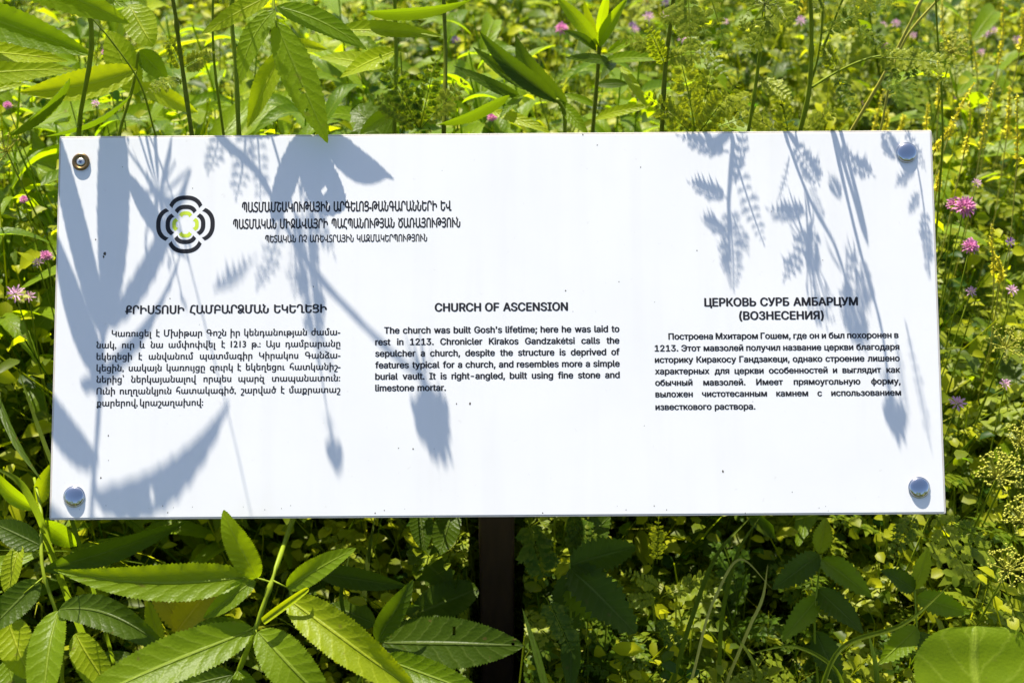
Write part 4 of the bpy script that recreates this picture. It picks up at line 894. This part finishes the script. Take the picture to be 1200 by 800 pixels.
def scatter(name, mat, label, cat, protos, places):
    arr = [tri(p) for p in protos]; V = []; Fc = []; T = []; U = []; off = 0
    for (x, y, z, sca, hs) in places:
        vv, ff, tt, uu = arr[rng.integers(len(arr))]; a = rng.uniform(0, 6.28); ca, sa = math.cos(a), math.sin(a)
        tx, ty = rng.normal(0, .12, 2); w = np.empty_like(vv)
        w[:, 0] = (vv[:, 0]*ca-vv[:, 1]*sa)*sca + vv[:, 2]*hs*tx + x; w[:, 1] = (vv[:, 0]*sa+vv[:, 1]*ca)*sca + vv[:, 2]*hs*ty + y; w[:, 2] = vv[:, 2]*hs + z
        V.append(w); Fc.append(ff+off); off += len(vv); U.append(uu); T.append(np.clip(tt*.8+rng.uniform(-.25, .42), 0, 1))
    V = np.concatenate(V); Fc = np.concatenate(Fc); T = np.concatenate(T); U = np.concatenate(U)
    # keep leaves out of the board and post
    rel = V-np.array(PC); u = rel@np.array(EX); q = rel@np.array(EY); w = rel@np.array(EZ)
    bad = ((abs(u) < PW/2+.015) & (abs(q) < PH/2+.01) & (w > -.06)) | ((abs(u) < PW/2+.015) & (w > -.02) & (w < .7) & (abs(q) < PH/2-.0))
    bad |= (abs(V[:, 0]-PX) < .034) & (V[:, 1] < post_top.y+.06) & (V[:, 2] > .2)
    bad |= (V[:, 1] < .72) & (V[:, 2] > .55)
    Fc = Fc[~bad[Fc].any(1)]
    me = bpy.data.meshes.new(name); me.vertices.add(len(V)); me.vertices.foreach_set('co', V.ravel())
    me.loops.add(len(Fc)*3); me.loops.foreach_set('vertex_index', Fc.ravel()); me.polygons.add(len(Fc)); me.polygons.foreach_set('loop_start', np.arange(0, len(Fc)*3, 3, dtype=np.int32))
    me.update(calc_edges=True); me.polygons.foreach_set('use_smooth', np.ones(len(Fc), dtype=bool))
    ul = me.uv_layers.new(name='UVMap'); ul.data.foreach_set('uv', U[Fc.ravel()].ravel())
    at = me.attributes.new('tint', 'FLOAT', 'POINT'); at.data.foreach_set('value', T); me.materials.append(M[mat])
    ob = bpy.data.objects.new(name, me); col.objects.link(ob); ob['kind'] = 'stuff'; ob['label'] = label; ob['category'] = cat
    print(name, len(Fc))
def canopy(x, y):                                   # height the meadow reaches at a place
    h = .60+.07*math.sin(x*3.1+y*2.3)+.05*math.sin(x*7+1.3*y)
    near = max(0, min(1, (y-1.38)/.12))*max(0, min(1, (2.9-y)/.8))
    h += near*(.20 if x < .25 else .08 if x < .6 else .04)
    if y < 1.45:
        h2 = .48 if x > -.2 else .40
        if .56 < x: h2 = .58
        f = max(0, min(1, (y-1.15)/.35)) if abs(x) < .62 else max(.55, min(1, (y-1.0)/.4)); h = h2+(h-h2)*f
    return h
def places(n, x0, x1, y0, y1, hp, jitter=.25, ymin=None):
    out = []
    while len(out) < n:
        x = rng.uniform(x0, x1); y = y0+(y1-y0)*rng.uniform()**1.15
        if abs(x) > .45+.52*y: continue
        c = canopy(x, y); hs = c/hp*rng.uniform(1-jitter*1.6, 1+jitter*.35)
        out.append((x, y, -.02, min(1.25, max(.75, hs)), hs))
    return out
protos = [proto_leafy(.5, 24, .032, .33) for _ in range(4)] + [proto_leafy(.5, 32, .023, .42) for _ in range(4)] + [proto_leafy(.5, 18, .045, .22) for _ in range(3)]
tall = [(rng.uniform(-.62, .62), rng.uniform(1.47, 1.78), -.02, 1.15, rng.uniform(1.35, 1.72)) for _ in range(170)]  # extra plants hidden by the board, added to block sun from the growth below
scatter('ground_cover', 'cover', 'dense bright green small-leaved meadow plants filling the ground behind and around the sign', 'meadow plants', protos, places(5600, -2.6, 2.6, .95, 5.6, .5) + places(560, -1.1, 1.1, .95, 1.7, .5, .5) + tall)
scatter('ground_cover', 'cover', 'fine small-leaved growth close under the board', 'meadow plants', protos[4:8], places(620, -.5, 1.1, .98, 1.65, .5, .5))
def proto_big(h, nl, ll, rat, p, serr=.06, nv=14, up=.5):
    mb = MB(); pts = [Vector((0, 0, 0)), Vector((random.uniform(-.05, .05), random.uniform(-.05, .05), h*.5)), Vector((random.uniform(-.1, .1), random.uniform(-.1, .1), h))]
    mb.tube(pts, .0028, .0012, 5, True, False)
    for i in range(nl):
        q = .35+.65*(i/nl)**.8; p_ = pts[0].lerp(pts[1], q*2) if q < .5 else pts[1].lerp(pts[2], q*2-1); a = i*2.4+random.uniform(-.4, .4)
        d = Vector((math.cos(a), math.sin(a), random.uniform(-.35, up))).normalized(); l = ll*random.uniform(.6, 1.15); tt = random.random()
        b = len(mb.t); mb.leaf(p_+d*.008, p_+d*l, l*rat, (UPW+rv(.35)).normalized(), bow=random.uniform(.05, .18), fold=random.uniform(.2, .5), nv=nv, nu=1, p=p, serr=serr, pucker=0)
        mb.t[b:] = [tt]*(len(mb.t)-b)
    return mb
lance = [proto_big(.5, 13, .13, .11, (.6, .95), .04) for _ in range(4)]; tooth = [proto_big(.5, 11, .085, .26, (.45, .75), .14, 12) for _ in range(4)]
scatter('leafy_undergrowth', 'elder', 'taller plants with long narrow leaves growing among the small-leaved ones', 'meadow plants', lance,
        [(rng.uniform(-.75, .18), rng.uniform(1.5, 2.15), -.02, 1.1, rng.uniform(1.45, 1.85)) for _ in range(70)] + places(230, -2.2, .35, 1.38, 3.4, .5) + places(40, .35, 1.4, 1.38, 3.4, .5) + places(50, -1.2, -.4, .95, 1.4, .5))
scatter('leafy_undergrowth', 'light', 'bright long-leaved plants behind and left of the board', 'meadow plants', lance+tooth,
        places(90, -2.0, .4, 1.40, 3.0, .5) + places(26, -1.1, -.5, .95, 1.4, .5) + places(14, .0, .9, 1.38, 2.2, .5))
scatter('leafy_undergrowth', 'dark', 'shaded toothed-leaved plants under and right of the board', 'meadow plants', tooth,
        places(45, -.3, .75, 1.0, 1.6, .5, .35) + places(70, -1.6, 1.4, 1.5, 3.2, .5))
scatter('ground_cover', 'cover', 'vetch-like meadow plants with small paired leaflets mixed through the green growth', 'meadow plants', [proto_pinnate(.5, 7, 7, .015) for _ in range(4)], places(650, -2.4, 2.4, 1.0, 5, .5))
scatter('ground_cover', 'frond', 'feathery finely cut foliage mixed through the meadow', 'meadow plants', [proto_feather(.5, 5) for _ in range(4)], places(300, .0, 1.6, 1.05, 3.2, .5) + places(330, -.2, .9, 1.0, 1.7, .5, .4) + places(90, .1, .9, 1.4, 1.9, .5))
scatter('meadow_grass', 'grass', 'fine green and straw-coloured grass growing between the meadow plants', 'grass', [proto_grass(.6, 9) for _ in range(5)], places(1300, -2.6, 2.6, .95, 5.6, .6) + places(260, 0.0, .8, 1.0, 1.6, .6, .2))

# trees behind the viewer: only the dome bolts mirror them
mb = MB()
for i in range(5200):
    x = random.uniform(-14, 14); y = -9+1.6*random.gauss(0, .8); top = 3.6+1.3*math.sin(x*.9)+.7*math.sin(x*2.3)
    z = top*random.random()**.7; d = rv(1).normalized(); mb.small(Vector((x, y, z)), d, rv(1).normalized(), random.uniform(.25, .5), random.uniform(.08, .16), random.random()*.6)
for k in range(9):
    x = -12+3*k+random.uniform(-.8, .8); mb.tube([Vector((x, -9, 0)), Vector((x+.2, -9, 1.8)), Vector((x-.1, -9.1, 3.4))], .14, .05, 7)
hb = mb.build('woodland_edge', 'cover', stuff=True); hb['label'] = 'dark leafy woodland edge behind the viewer, mirrored small in the dome bolts'; hb['category'] = 'trees'
